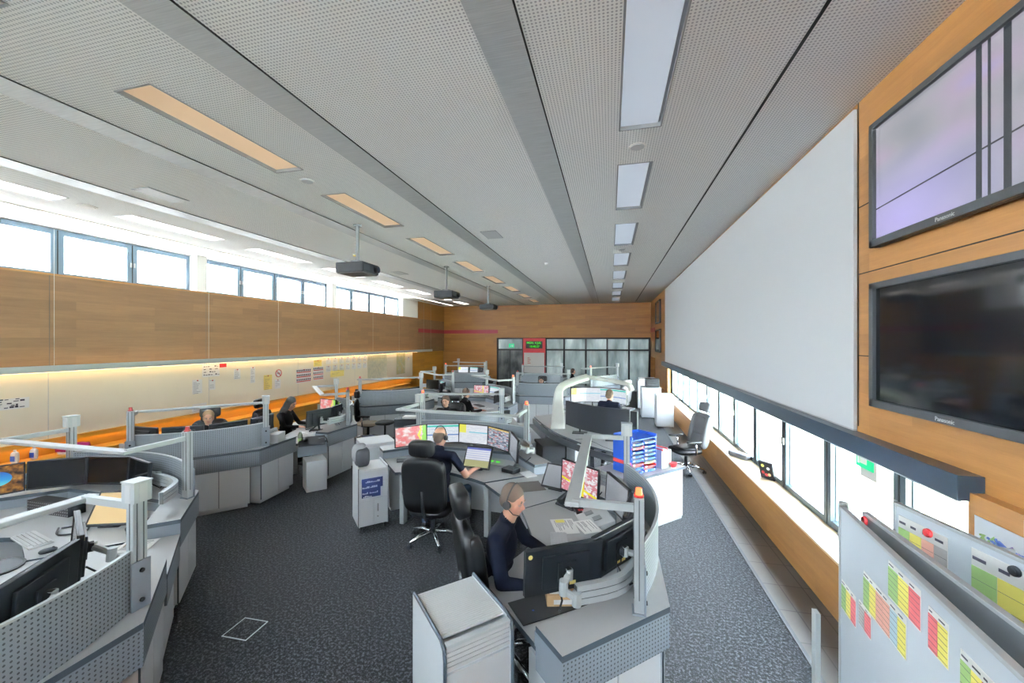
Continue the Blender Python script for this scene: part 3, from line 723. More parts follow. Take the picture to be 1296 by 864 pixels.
def link_desk(pts, label, cabn=True, apr=.13):
    cx = sum(p[0] for p in pts) / len(pts); cy = sum(p[1] for p in pts) / len(pts)
    e = empty('link_desk', (cx, cy, 0), 0, label, 'desk', None); q = [(p[0] - cx, p[1] - cy) for p in pts]
    MB().prism(q, .70, .738, 0, 1).build('worktop', ['desk', 'edge'], e)
    MB().strip([q[0], q[1]], .50, .70, .018).build('apron', 'apron_plain', e)
    p, r_ = Vector(q[0]), Vector(q[1]); d = r_ - p; L = d.length; ang = math.atan2(d.y, d.x)
    if cabn:
        sgn = -1
        c_ = MB().at((p.x, p.y, 0), ang).box(.08, L - .08, -.42, -.05, 0, .5).build('cabinet', 'white', e)
        MB().at((p.x, p.y, 0), ang).box(.085, L - .085, -.05, -.035, .05, .495).build('door', 'white', c_, bevel=.002)
    return e

def ringpos(S, phi, r=1.0):
    return (r * math.sin(R(phi)), -1.05 + r * math.cos(R(phi)))
def monitor(S, phi, kind, label, z=.93, r=1.0, w=.50, h=.30, yaw=0, tilt=4, sticker=False, group=None, side=1):
    lx, ly = ringpos(S, phi, r); X, Y, _ = S.w(lx, ly)
    e = empty('monitor', (X, Y, z), S.rz - R(phi) + R(yaw), label, 'monitor', group)
    e.rotation_euler[0] = R(-tilt)
    MB().box(-w / 2, w / 2, -.0, .028, 0, h).box(-w * .3, w * .3, .028, .05, h * .15, h * .85).build('housing', 'black', e, bevel=.005)
    m_ = MB(); b = .012
    for q in ((-w / 2, w / 2, 0, b * 1.3), (-w / 2, w / 2, h - b, h), (-w / 2, -w / 2 + b, 0, h), (w / 2 - b, w / 2, 0, h)): m_.box(q[0], q[1], -.006, .0, q[2], q[3])
    m_.build('bezel', 'black', e)
    MB().quad([(-w / 2 + b, -.002, b), (w / 2 - b, -.002, b), (w / 2 - b, -.002, h - b), (-w / 2 + b, -.002, h - b)]).build('display', 's_' + kind, e)
    MB().box(-.06, .06, .05, .062, h / 2 - .06, h / 2 + .06).cyl((0, .06, h / 2), (0, .09, h / 2), .035, n=14).build('mount_plate', 'black', e)
    k = side
    c_, s_ = math.cos(R(phi)), math.sin(R(phi)); tgt = (lx + .18 * s_, ly + .18 * c_)
    rp_ = min(S.rail, key=lambda p: (p[0] - tgt[0]) ** 2 + (p[1] - tgt[1]) ** 2); dx_, dy_ = rp_[0] - lx, rp_[1] - ly
    ex, ey = dx_ * c_ - dy_ * s_, dx_ * s_ + dy_ * c_; ez = 1.01 - z; ey = max(ey, .13)
    mx_, my_ = ex * .5 + .07 * k, .08 + max(.06, (ey - .08) * .5)
    ar = MB().tube([(0, .08, h / 2), (mx_, my_, h / 2 - .02)], .021, 10).tube([(mx_, my_, h / 2 - .05), (ex, ey, ez)], .021, 10).cyl((mx_, my_, h / 2 - .075), (mx_, my_, h / 2 + .01), .026, n=12).cyl((0, .085, h / 2 - .03), (0, .085, h / 2 + .03), .022, n=10).cyl((ex, ey, ez - .04), (ex, ey, ez + .04), .028, n=12)
    ar.build('support_arm', 'alupaint', e, smooth=False)
    MB().tube([(.05, .06, h * .2), (.06, .12, h * .05), (.1, .16, -.02), (.12, .22, .05)], .006, 6).build('cable', 'black', e)
    if sticker: MB().cyl((w / 2 - .03, .0295, h - .035), (w / 2 - .03, .0275, h - .035), .014, n=14).box(-w * .12, -w * .04, .05, .0512, .05, .085).box(w * .0, w * .06, .05, .0512, .055, .09).build('label_sticker', 'yellowp', e)
    return e

# ---- desk accessories
def keyboard(x, y, rz, label, z=.742, mt='lgrey'):
    e = empty('keyboard', (x, y, z), rz, label, 'keyboard')
    MB().box(-.22, .22, -.075, .075, 0, .014).build('base', mt, e, bevel=.004)
    m_ = MB()
    for r_ in range(5):
        for c_ in range(18 if r_ else 16): m_.box(-.212 + c_ * .0235, -.193 + c_ * .0235, -.068 + r_ * .027, -.046 + r_ * .027, .014, .021)
    m_.build('keys', 'dgrey' if mt == 'black' else 'lgrey', e)
    return e
def mouse(x, y, rz, label, z=.742, mt='black'):
    e = empty('computer_mouse', (x, y, z), rz, label, 'mouse')
    MB().ell((0, 0, .016), (.032, .055, .02), .8).build('body', mt, e, smooth=True)
    MB().cyl((-.004, .03, .034), (.004, .03, .034), .008, n=10).build('scroll_wheel', 'dgrey', e); return e
def phone(x, y, rz, label, z=.742, screenc='lens'):
    e = empty('desk_phone', (x, y, z), rz, label, 'telephone')
    MB().yprism([(-.1, 0), (.1, 0), (.1, .075), (-.1, .02)], -.12, .12).build('base', 'black', e, bevel=.005)
    mb = MB().at((-.075, 0, .075), 0, R(15)); mb.ell((0, -.08, .0), (.028, .03, .02), .6).ell((0, .08, 0), (.028, .03, .02), .6).cbox((0, 0, .012), (.036, .16, .02))
    mb.build('handset', 'black', e, smooth=False)
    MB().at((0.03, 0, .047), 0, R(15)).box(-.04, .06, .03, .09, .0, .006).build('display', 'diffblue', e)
    m_ = MB().at((0.03, 0, .043), 0, R(15))
    for i in range(4):
        for j in range(4): m_.box(-.045 + i * .028, -.025 + i * .028, -.085 + j * .026, -.067 + j * .026, 0, .006)
    m_.build('keys', 'grey', e)
    return e
def paper_stack(x, y, rz, label, z=.742, w=.21, d=.297, n=1, lines=True, yel=False, name='paper_sheet'):
    e = empty(name, (x, y, z), rz, label, 'paper')
    MB().box(-w / 2, w / 2, -d / 2, d / 2, 0, .0015 * n + .001).build('sheet', 'paper', e)
    if lines:
        m_ = MB(); r_ = random.Random(int(x * 100)); h = .0015 * n + .0012
        for i in range(12):
            if r_.random() < .85: m_.box(-w * .4, -w * .4 + w * r_.uniform(.3, .8), d * .4 - i * d * .068, d * .4 - i * d * .068 + .004, h, h + .0005)
        m_.build('printed_lines', 'ink', e)
    if yel: MB().box(-w * .45, -w * .25, -d * .3, d * .1, .0015 * n + .0012, .0015 * n + .002).build('marked_field', 'g2', e)
    return e
def tablet(x, y, rz, label, kind='touch', z=.742, tilt=35, w=.40, h=.30):
    e = empty('touch_terminal', (x, y, z), rz, label, 'terminal')
    m_ = MB().at((0, 0, .015), 0, R(90 - (90 - tilt)))
    mb = MB().at((0, -.05, .02), 0, R(tilt)); mb.box(-w / 2, w / 2, 0, h, -.015, .012).build('housing', 'black', e, bevel=.006)
    MB().at((0, -.05, .02), 0, R(tilt)).quad([(-w / 2 + .02, .02, .0135), (w / 2 - .02, .02, .0135), (w / 2 - .02, h - .02, .0135), (-w / 2 + .02, h - .02, .0135)]).build('display', kind, e)
    MB().box(-.09, .09, -.04, .14, 0, .012).tube([(0, .1, .01), (0, .08, .1)], .02).build('stand', 'black', e)
    return e
def cable(pts, label, r=.006, mt='black', name='cable'):
    c = [sum(p[i] for p in pts) / len(pts) for i in range(3)]
    o = MB().tube(smooth_pts([tuple(p[i] - c[i] for i in range(3)) for p in pts], 6), r, 6).build(name, mt, smooth=True); o.location = c
    return tag(o, label, 'cable')

# ---- office chair; local +y is forward
def chair(x, y, rz, label, kind='big', arms=True, seatm='leather', backm='leather', group=None, recline=8, low=0):
    e = empty('office_chair', (x, y, 0), rz, label, 'chair', group)
    sh = .43
    for i in range(5):
        a = 2 * PI * i / 5 + .3; c, s = math.cos(a), math.sin(a)
        m_ = MB().tube([(0, 0, .13), (c * .17, s * .17, .115), (c * .32, s * .32, .075)], [.03, .024, .017], 8)
        lg = m_.build('leg', 'chrome', e, smooth=True)
        MB().at((c * .32, s * .32, 0), a + .5).cyl((-.012, 0, .028), (-.026, 0, .028), .028, n=14).cyl((.012, 0, .028), (.026, 0, .028), .028, n=14).cyl((0, 0, .03), (0, 0, .075), .009, n=8).ell((0, 0, .05), (.022, .03, .014)).build('caster', 'black', lg)
    MB().cyl((0, 0, .1), (0, 0, .30), .03, n=14).cyl((0, 0, .28), (0, 0, sh - .08), .018, n=12).build('gas_column', 'black', e)
    MB().ell((0, 0, sh - .07), (.13, .17, .035), .5).build('mechanism', 'black', e, smooth=True)
    MB().ell((0, .02, sh - .01), (.26, .27, .055), .55, 24, 12).ell((0, .0, sh + .02), (.2, .22, .045), .6, 20, 10).build('seat', seatm, e, smooth=True)
    bk = MB().at((0, -.23, sh), 0, R(recline))
    if kind == 'big':
        bk.ell((0, 0, .36), (.265, .055, .34), .42, 28, 16).ell((0, .035, .16), (.19, .05, .13), .6, 20, 12).ell((0, .035, .46), (.18, .04, .17), .6, 20, 12)
        for s_ in (1, -1): bk.ell((s_ * .215, .04, .36), (.05, .055, .29), .5, 14, 12)
        hz = .82
    else:
        bk.ell((0, 0, .32), (.21, .045, .29), .5, 24, 14).ell((0, .03, .2), (.17, .04, .14), .6, 18, 10); hz = .72
    bk.build('backrest', backm, e, smooth=True)
    MB().at((0, -.23, sh), 0, R(recline)).ell((0, .01, hz), (.155, .06, .095), .45, 22, 12).build('headrest', backm, e, smooth=True)
    MB().at((0, -.23, sh), 0, R(recline)).cyl((-.07, -.005, hz - .17), (-.07, -.005, hz - .05), .009).cyl((.07, -.005, hz - .17), (.07, -.005, hz - .05), .009).build('headrest_pin', 'chrome', e)
    MB().at((0, 0, 0)).tube([(0, 0, sh - .08), (0, -.22, sh - .07), (0, -.30, sh + .08), (0, -.32, sh + .3)], .022, 8).build('back_bracket', 'black', e, smooth=True)
    if arms:
        for s_ in (1, -1):
            ar = MB().tube([(s_ * .2, -.02, sh - .06), (s_ * .30, -.02, sh - .03), (s_ * .315, -.02, sh + .08), (s_ * .31, .0, sh + .19)], .018, 8).build('armrest', 'chrome', e, smooth=True)
            MB().ell((s_ * .31, .03, sh + .205), (.045, .15, .02), .5, 16, 8).build('arm_pad', 'leather', ar, smooth=True)
    return e

# ------------------------------------------------------------------ people
class Blob:
    """overlapping tapered limbs and ovals fused into one continuous skin"""
    def __init__(s): s.mb = MB(); s.pr = []; s.mats = []
    def mi(s, m_):
        if m_ not in s.mats: s.mats.append(m_)
        return s.mats.index(m_)
    def cone(s, p0, r0, p1, r1, m_, pad=0.):
        p0, p1 = Vector(p0), Vector(p1)
        s.mb.cyl(p0, p1, r0, r1, n=14)
        for p, r in ((p0, r0), (p1, r1)): s.mb.ell(p, (r, r, r), 1, 12, 8)
        s.pr.append(('c', p0, p1, r0, r1, s.mi(m_), pad)); return s
    def ell(s, c, r, m_, rot=None, e=1., pad=0.):
        s.mb.ell(c, r, e, 18, 12, rot); s.pr.append(('e', Vector(c), r, rot, s.mi(m_), pad)); return s
    def build(s, name, parent, voxel=.01, smooth_it=4):
        tmp = s.mb.build(name + '_tmp', 'skin')
        md = tmp.modifiers.new('r', 'REMESH'); md.mode = 'VOXEL'; md.voxel_size = voxel
        if smooth_it:
            sm = tmp.modifiers.new('s', 'SMOOTH'); sm.factor = .5; sm.iterations = smooth_it
        dg = bpy.context.evaluated_depsgraph_get(); me = bpy.data.meshes.new_from_object(tmp.evaluated_get(dg)); me.name = name
        bpy.data.objects.remove(tmp)
        n = len(me.polygons); cen = np.empty(n * 3); me.polygons.foreach_get('center', cen); cen = cen.reshape(-1, 3)
        best = np.full(n, 1e9); idx = np.zeros(n, dtype=np.int32)
        for p in s.pr:
            if p[0] == 'c':
                a = np.array(p[1]); b = np.array(p[2]); d = b - a; L = max(d @ d, 1e-9); t_ = np.clip(((cen - a) @ d) / L, 0, 1)
                dist = np.linalg.norm(cen - a - t_[:, None] * d, axis=1) - (p[3] + (p[4] - p[3]) * t_) - p[6]; mi = p[5]
            else:
                q = cen - np.array(p[1])
                if p[3] is not None: q = q @ np.array(p[3])
                r = np.array(p[2]); k = np.linalg.norm(q / r, axis=1); dist = (k - 1) * np.linalg.norm(q, axis=1) / np.maximum(k, 1e-6) - p[5]; mi = p[4]
            m_ = dist < best; best[m_] = dist[m_]; idx[m_] = mi
        me.materials.clear()
        for m_ in s.mats: me.materials.append(M[m_])
        me.polygons.foreach_set('material_index', idx); me.polygons.foreach_set('use_smooth', [True] * n); me.update()
        o = bpy.data.objects.new(name, me); col.objects.link(o); o.parent = parent; return o

def rotm(yaw=0, pitch=0, roll=0):
    return (Matrix.Rotation(yaw, 3, 'Z') @ Matrix.Rotation(pitch, 3, 'X') @ Matrix.Rotation(roll, 3, 'Y'))
def hand(b, wr, d, nrm, side, sleeve_r=.0, curl=.35, m_='skin', sc_=1.):
    """wr wrist, d pointing direction, nrm back-of-hand normal; side=+1 thumb towards d x nrm"""
    wr = Vector(wr); d = Vector(d).normalized(); nrm = Vector(nrm); nrm = (nrm - d * nrm.dot(d)).normalized(); u = d.cross(nrm) * side
    rot = Matrix((u, d, nrm)).transposed()
    b.ell(wr + d * .048, (.040, .052, .017), m_, rot, .8)
    for i, (o_, L) in enumerate(((.029, .072), (.0095, .082), (-.0105, .077), (-.030, .060))):
        p0 = wr + d * .088 + u * o_; dd = (d + u * o_ * 2.2).normalized()
        p1 = p0 + (dd * math.cos(curl * .5) - nrm * math.sin(curl * .5)) * L * .5; p2 = p1 + (dd * math.cos(curl * 1.6) - nrm * math.sin(curl * 1.6)) * L * .5
        b.cone(p0 - dd * .015, .0088, p1, .0080, m_); b.cone(p1, .0080, p2, .0066, m_)
    p0 = wr + d * .03 + u * .032; p1 = p0 + (d * .6 + u * .8 - nrm * .2).normalized() * .036; p2 = p1 + (d * .9 + u * .3 - nrm * .25).normalized() * .03
    b.cone(p0, .0125, p1, .0105, m_); b.cone(p1, .0105, p2, .0085, m_)

def head(b, hb, c, rot, skin='skin', hair='hairb', style='short', parent_hair=None, beard=False):
    c = Vector(c); P_ = lambda x, y, z: c + rot @ Vector((x, y, z))
    b.ell(P_(0, -.012, .035), (.074, .094, .088), skin, rot); b.ell(P_(0, .022, -.035), (.060, .066, .070), skin, rot)
    b.ell(P_(0, .052, -.082), (.030, .028, .022), skin, rot)                 # chin
    for s_ in (1, -1):
        b.ell(P_(s_ * .036, .052, -.022), (.026, .024, .028), skin, rot)     # cheeks
        b.ell(P_(s_ * .076, -.004, -.005), (.009, .02, .032), skin, rot)     # ears
        b.ell(P_(s_ * .03, .073, .027), (.022, .014, .010), skin, rot)       # brow ridge
        b.ell(P_(s_ * .031, .0765, .008), (.0115, .007, .006), 'eyew', rot, pad=.0005)
        b.ell(P_(s_ * .031, .083, .008), (.005, .003, .005), 'ink', rot, pad=.002)
        b.ell(P_(s_ * .031, .086, .034), (.020, .006, .005), hair, rot, pad=.002)
    b.cone(P_(0, .078, .018), .009, P_(0, .100, -.018), .0125, skin); b.ell(P_(0, .092, -.024), (.019, .012, .010), skin, rot)
    b.ell(P_(0, .081, -.049), (.024, .010, .0085), 'lips', rot, pad=.0015)
    h = hb
    if style in ('short', 'thin'):
        th = .007 if style == 'short' else .004
        h.ell(P_(0, -.019, .050), (.074 + th, .086 + th, .085 + th), hair, rot)
        h.ell(P_(0, -.05, -.005), (.076, .064, .070), hair, rot)
    elif style == 'bald':
        h.ell(P_(0, -.035, .022), (.081, .08, .066), hair, rot); h.ell(P_(0, -.055, -.02), (.066, .05, .06), hair, rot)
    elif style == 'long':
        h.ell(P_(0, -.024, .054), (.087, .098, .096), hair, rot); h.ell(P_(0, -.07, -.05), (.088, .06, .13), hair, rot)
        h.ell(P_(0, -.09, -.19), (.10, .055, .13), hair, rot); h.ell(P_(.068, -.01, -.05), (.022, .05, .10), hair, rot); h.ell(P_(-.068, -.01, -.05), (.022, .05, .10), hair, rot)
        h.ell(P_(.06, -.03, -.18), (.04, .05, .11), hair, rot); h.ell(P_(-.06, -.03, -.18), (.04, .05, .11), hair, rot)
    elif style == 'tied':
        h.ell(P_(0, -.020, .053), (.082, .094, .092), hair, rot); h.ell(P_(0, -.10, .05), (.035, .035, .035), hair, rot); h.ell(P_(0, -.055, -.01), (.076, .06, .07), hair, rot)

def person(x, y, rz, label, name='person', shirt='shirt', legs='trousers', hair='hairb', style='short', J=None, short_sleeve=False, headrot=(0, 0, 0), voxel=.012, headset=True, female=False, z0=0, big=1.):
    e = empty(name, (x, y, z0), rz, label, 'person')
    D = dict(hip=(0, 0, .55), chest=(0, .02, .88), neck=(0, .01, 1.07), head=(0, .05, 1.21),
             shL=(-.185, .0, 1.01), elL=(-.25, .10, .77), wrL=(-.20, .36, .79), shR=(.185, .0, 1.01), elR=(.25, .10, .77), wrR=(.20, .36, .79),
             knL=(-.12, .42, .53), anL=(-.13, .38, .10), knR=(.12, .42, .53), anR=(.13, .38, .10),
             dL=(.1, 1, -.1), dR=(-.1, 1, -.1), nL=(0, .1, 1), nR=(0, .1, 1), hpL=(-.09, 0, .53), hpR=(.09, 0, .53))
    D.update(J or {}); V = {k: Vector(v) for k, v in D.items()}
    k = .92 if female else big
    b = Blob(); hb = Blob()
    b.ell(V['hip'] + Vector((0, 0, .02)), (.17 * k, .135, .13), legs)
    b.ell((V['hip'] + V['chest']) / 2, (.155 * k, .115, .17), shirt); b.ell(V['chest'], (.175 * k, .12, .17), shirt)
    b.cone(V['shL'] * .97 + V['neck'] * .03, .062 * k, V['shR'], .062 * k, shirt)
    b.cone(V['neck'] - Vector((0, .0, .05)), .062, V['neck'] + Vector((0, .003, .0)), .066, shirt)
    b.cone(V['neck'] - Vector((0, 0, .02)), .054 * k, V['head'] - Vector((0, .005, .06)), .050 * k, 'skin')
    for s_ in 'LR':
        sh, el, wr = V['sh' + s_], V['el' + s_], V['wr' + s_]
        b.cone(sh, .060 * k, el, .045 * k, shirt)
        if short_sleeve:
            m1 = sh.lerp(el, .75); b.cone(m1, .047, el, .040, 'skin', .006); b.cone(el, .040, wr, .026, 'skin', .004)
        else:
            b.cone(el, .045 * k, el.lerp(wr, .92), .034 * k, shirt); b.cone(el.lerp(wr, .8), .026, wr, .025, 'skin')
        hand(b, wr, V['d' + s_], V['n' + s_], 1 if s_ == 'L' else -1)
        hp, kn, an = V['hp' + s_], V['kn' + s_], V['an' + s_]
        b.cone(hp, .088 * k, kn, .062 * k, legs); b.cone(kn, .062 * k, an, .045 * k, legs)
        f = (kn - hp); f.z = 0; f = f.normalized() if f.length > .05 else Vector((0, 1, 0))
        b.cone(an + Vector((0, 0, -.05)) - f * .03, .042, an + f * .15 + Vector((0, 0, -.065)), .034, 'shoe')
    hr = rotm(*headrot)
    head(b, hb, V['head'], hr, hair=hair, style=style)
    b.build('body', e, voxel, 3); hb.build('hair', e, .008, 3)
    if headset:
        c = V['head']; Q = lambda x_, y_, z_: c + hr @ Vector((x_, y_, z_))
        mb = MB().tube([Q(.096 * math.sin(a_), -.012, .03 + .112 * math.cos(a_)) for a_ in [R(d_) for d_ in range(-105, 106, 15)]], .006, 8)
        for s_ in (1, -1): mb.cyl(Q(s_ * .080, -.006, -.005), Q(s_ * .104, -.006, -.005), .031, n=16)
        mb.tube([Q(.094, 0, -.02), Q(.09, .06, -.05), Q(.05, .105, -.06)], .0035, 6)
        mb.build('headset', 'blackm', e)
    return e

# ================================================================== layout
n45 = math.sqrt(.5)
A = console('A', (.17, 3.43), (1, 0), .9, 'curved grey dispatch console in the foreground around the man with a headset', True, .4)
B = console('B', (-2.1, 5.85), (.06, 1), .9, 'curved grey console with six screens where the man in a short-sleeved shirt sits', True, .55)
Dd = console('D', (-2.83, .95), (1, 0), .88, 'grey console cropped by the lower left corner, with large perforated screen', False, .45)
Ee = console('E', (-5.16, 3.24), (0, 1), .86, 'curved console on the left with dark screens and a beach picture', False, .55)
Fs = console('F', (-5.78, 4.58), (.74, -.67), .78, 'grey console with long perforated front below the pin board, woman hidden behind it', False, .4)
G = console('G', (-5.53, 7.34), (n45, n45), .8, 'console in front of the pin board where the long-haired woman in black works', False, .45)
Hh = console('H', (-5.6, 9.45), (.62, -.78), .78, 'grey console with plain curved front behind the empty beige-seated chair', False, .4)
H2 = console('H2', (-5.25, 12.0), (n45, n45), .8, 'cluttered console in front of the pale wall map on the pin board', False, .45)
I1 = console('I', (-5.75, 15.37), (.25, -.97), .8, 'far grey console front in line with the orange-lit corner', True, .4)
I2 = console('I2', (-6.6, 18.6), (.2, .98), .8, 'farthest left console with two lit screens near the back wall', False, .4)
B2 = console('B2', (-2.62, 6.85), (.24, -.97), .72, 'console back to back with the six-screen console, under a light bar with red lamp', True, .4)
B3 = console('B3', (-3.03, 10.8), (.73, .69), .8, 'console with map and teal screens where a man sits with his back turned', True, .45)
K = console('K', (-1.99, 12.02), (.08, -1), .78, 'grey console front in the middle distance with a head showing above it', False, .4)
K2 = console('K2', (-2.62, 15.6), (0, -1), .78, 'second grey console front behind the middle one, before the glass partition', False, .4)
K3 = console('K3', (-.2, 15.4), (.8, -.6), .8, 'far console beside the glass partition with a red lamp on its post', True, .4)
def wld(S, p): return S.w(p[0], p[1])[:2]
def m_(p): return (-p[0], p[1])
def link(S1, e1, S2, e2, label, extra=(), g=.03):
    a, b = wld(S1, S1.W if e1 > 0 else m_(S1.W)), wld(S2, S2.W if e2 > 0 else m_(S2.W))
    c, d = wld(S2, S2.I if e2 > 0 else m_(S2.I)), wld(S1, S1.I if e1 > 0 else m_(S1.I))
    cx = (a[0] + b[0] + c[0] + d[0]) / 4; cy = (a[1] + b[1] + c[1] + d[1]) / 4
    sh = lambda p, q: (p[0] + (q[0] - p[0]) * g, p[1] + (q[1] - p[1]) * g)
    return link_desk([sh(a, b), sh(b, a), sh(c, d)] + list(extra) + [sh(d, c)], label)
link(A, -1, B, 1, 'small linking desk with a brown pad between the two foreground consoles')
link(Ee, 1, Dd, -1, 'linking desk between the two left foreground consoles', [(-4.25, 1.55), (-4.85, 1.9)])
link(Fs, -1, G, 1, 'lower linking desk with black equipment beside the long-haired woman')
link(B2, -1, B3, 1, 'linking desk cluttered with papers behind the six-screen console')

# monitors
off_g = 'black switched-off monitors of the left console'
monitor(A, 58, 'off', 'large black monitor back nearest the camera, above the cardboard box', .97, 1.12, .52, .285, sticker=True)
monitor(A, 35, 'off', 'black monitor back beside the nearest one, turned more away', .97, 1.10, .52, .29, sticker=True, side=-1)
monitor(A, 8, 'dim', 'monitor with dark greenish picture seen edge-on beside the red-lamp post', .92, 1.0)
monitor(A, -22, 'dim', 'grey-green monitor behind the street-map monitor on the near console', .92, 1.0)
monitor(A, -50, 'town', 'monitor showing a pink and yellow street map, right of the headset man', .92, .88, .52, .33)
for ph, kd, lb in ((-52, 'map', 'monitor with red and pink map and green edge, leftmost of the six in a row'), (-24, 'list', 'monitor with teal header and blue-white list behind the short-sleeved man'), (4, 'table', 'monitor with yellow block and blue lines, right of the short-sleeved man'), (32, 'grid', 'monitor filled with a dense coloured table of small cells'), (62, 'dim', 'grey dimmed monitor, rightmost of the six in a row')):
    monitor(B, ph, kd, lb, .93, .98)
monitor(Ee, -64, 'beach', 'monitor with a blue beach seen through a rock arch', .93, 1.02, .465)
for ph, lb in ((-38, 'black monitor next to the beach picture'), (-12, 'black monitor in the middle of the left console row'), (14, 'black monitor at the right end of the left console row')):
    monitor(Ee, ph, 'off', lb, .93, 1.02, .465)
monitor(Dd, -63, 'off', 'black monitor back below the square-headed post at lower left', .95, 1.0, .56, .36, sticker=True)
monitor(Dd, -30, 'off', 'black monitor back cropped by the lower left picture edge', .95, 1.0, .56, .36, sticker=True)
for ph in (-50, -18, 14, 46):
    monitor(Fs, ph, 'off', 'black monitor rising behind the long perforated console front at left', .97, .95, group='black monitors behind the long perforated front')
for ph, kd, lb in ((58, 'off', 'black monitor back facing the long-haired woman, nearest of her row'), (30, 'off', 'black monitor back next to the nearest one by the long-haired woman'), (0, 'off', 'monitor seen edge-on at the far side of the long-haired woman'), (-32, 'map', 'monitor with pink and green map beyond the long-haired woman')):
    monitor(G, ph, kd, lb, .93, .98)
for S_, nm in ((Hh, 'behind the console with the plain curved front'), (I1, 'behind the far left console front'), (K, 'behind the middle-distance console front'), (K2, 'behind the second middle-distance console front'), (B2, 'behind the console that backs the six-screen row')):
    for ph in (-44, -15, 15, 44):
        monitor(S_, ph, 'off', 'black monitor ' + nm, .93 if S_ is not B2 else .86, .95, group='black monitors ' + nm)
for ph, kd, lb in ((-38, 'town', 'small pale map screen in front of the man with his back turned'), (-8, 'list', 'screen with teal header in front of the man with his back turned'), (24, 'dim', 'grey screen next to the teal one on the middle pod'), (52, 'off', 'black monitor at the right end of the middle pod')):
    monitor(B3, ph, kd, lb, .93, .98)
for ph, kd, lb in ((-25, 'table', 'far white screen near the orange-lit corner'), (8, 'list', 'far teal screen near the orange-lit corner'), (38, 'off', 'far black monitor near the orange-lit corner')):
    monitor(I2, ph, kd, lb, .95, .98)
for ph, kd, lb in ((-30, 'off', 'black monitor on the console before the pale wall map'), (5, 'list', 'bluish monitor on the console before the pale wall map'), (38, 'off', 'black monitor back at the right of the cluttered console')):
    monitor(H2, ph, kd, lb, .93, .98)
for ph, lb in ((-40, 'left black monitor on the far console with a red lamp'), (-8, 'middle black monitor on the far console with a red lamp'), (25, 'right black monitor on the far console with a red lamp')):
    monitor(K3, ph, 'off', lb, .93, .98)

# chairs and people
def seat(S, lx, ly, yaw=0):
    X, Y, _ = S.w(lx, ly); return X, Y, S.rz + R(yaw)
ch_ = chair(-.80, 3.0, R(-58), 'black leather chair turned sideways behind the headset man')
ch_.scale = (1.05,) * 3
ma_ = person(-.88, 3.04, R(-88), 'man in dark navy jacket with headset, seated at the near console looking down right', hair='hairg', style='short', voxel=.0075,
       J=dict(head=(0, .14, 1.245), neck=(0, .09, 1.105), chest=(0, .05, .90), shL=(-.22, .07, 1.03), shR=(.22, .06, 1.03), elL=(-.32, .18, .80), wrL=(-.28, .36, .735), dL=(.25, 1, -.12), nL=(-.3, .1, 1),
              elR=(.30, .12, .77), wrR=(.24, .36, .74), dR=(-.2, 1, -.1)), headrot=(R(-16), R(-14), 0), big=1.16); ma_.scale = (1.0, 1.0, 1.0)
chair(-2.16, 4.62, R(2), 'large black leather chair seen from behind, man in short sleeves in it')
person(-2.13, 4.72, R(-4), 'man in navy short-sleeved shirt and jeans seen from behind at the six-screen console', hair='hairg', style='bald', short_sleeve=True, legs='jeans', voxel=.0075,
       J=dict(head=(.0, .06, 1.27), neck=(0, .02, 1.12), chest=(0, .02, .91), shL=(-.19, 0, 1.06), shR=(.20, .0, 1.05), elR=(.33, .12, .79), wrR=(.34, .37, .79), dR=(.1, 1, -.1), elL=(-.28, .05, .80), wrL=(-.18, .32, .79),
              knL=(-.26, .33, .52), anL=(-.30, .18, .1), knR=(.24, .36, .52), anR=(.28, .22, .10)), headrot=(R(-12), R(-6), 0))
x, y, rz = seat(Fs, 0, -1.2); chair(x, y, rz, 'black chair whose headrest shows above the long perforated front')
x, y, rz = seat(Fs, 0, -1.1); person(x, y, rz, 'blond woman whose forehead shows above the long perforated console front', hair='hairl', style='tied', shirt='blackcloth', female=True)
chair(-6.62, 6.76, R(-72), 'black chair behind the long-haired woman in black')
person(-6.48, 6.84, R(-80), 'woman with long black hair in black clothes looking down at her desk', hair='hairk', style='long', shirt='blackcloth', legs='blackcloth', female=True, headset=False,
       J=dict(head=(0, .12, 1.22), neck=(0, .05, 1.07), elL=(-.24, .14, .79), wrL=(-.16, .40, .79), elR=(.24, .14, .79), wrR=(.14, .38, .79)), headrot=(0, R(-24), 0), voxel=.01)
chair(-3.42, 8.15, R(180), 'black chair of the dark-haired person facing the camera in the middle pod')
person(-3.42, 8.0, R(183), 'dark-haired person facing the camera between light bars in the middle pod', hair='hairb', style='tied', shirt='blackcloth', female=True, headrot=(0, R(-8), 0), voxel=.01)
chair(-3.6, 9.2, R(-40), 'black chair of the man with his back turned in the middle pod')
person(-3.5, 9.32, R(-42), 'man in black seen from behind facing the teal screens', hair='hairb', style='short', shirt='blackcloth')
jm_ = person(-.02, 8.15, R(-20), 'dark-haired man standing behind the curved black monitors with his back turned', hair='hairb', style='short', shirt='shirt', legs='blackcloth', headset=False, voxel=.01,
       J=dict(hip=(0, 0, .92), chest=(0, .01, 1.22), neck=(0, .02, 1.42), head=(0, .05, 1.56), shL=(-.19, 0, 1.38), shR=(.19, 0, 1.38), elL=(-.25, .02, 1.10), wrL=(-.22, .22, .98), elR=(.25, .02, 1.10), wrR=(.22, .22, .98),
              hpL=(-.09, 0, .88), hpR=(.09, 0, .88), knL=(-.11, .02, .50), anL=(-.13, -.02, .09), knR=(.11, .04, .50), anR=(.13, .02, .09)), headrot=(R(-8), R(-10), 0)); jm_.scale = (.91,) * 3
x, y, rz = seat(K, .12, -1.0); chair(x, y - .0, rz, 'black chair behind the middle-distance console front'); person(x, y - .08, rz, 'dark-haired person whose eyes show above the middle-distance console', hair='hairk', style='short', shirt='blackcloth')
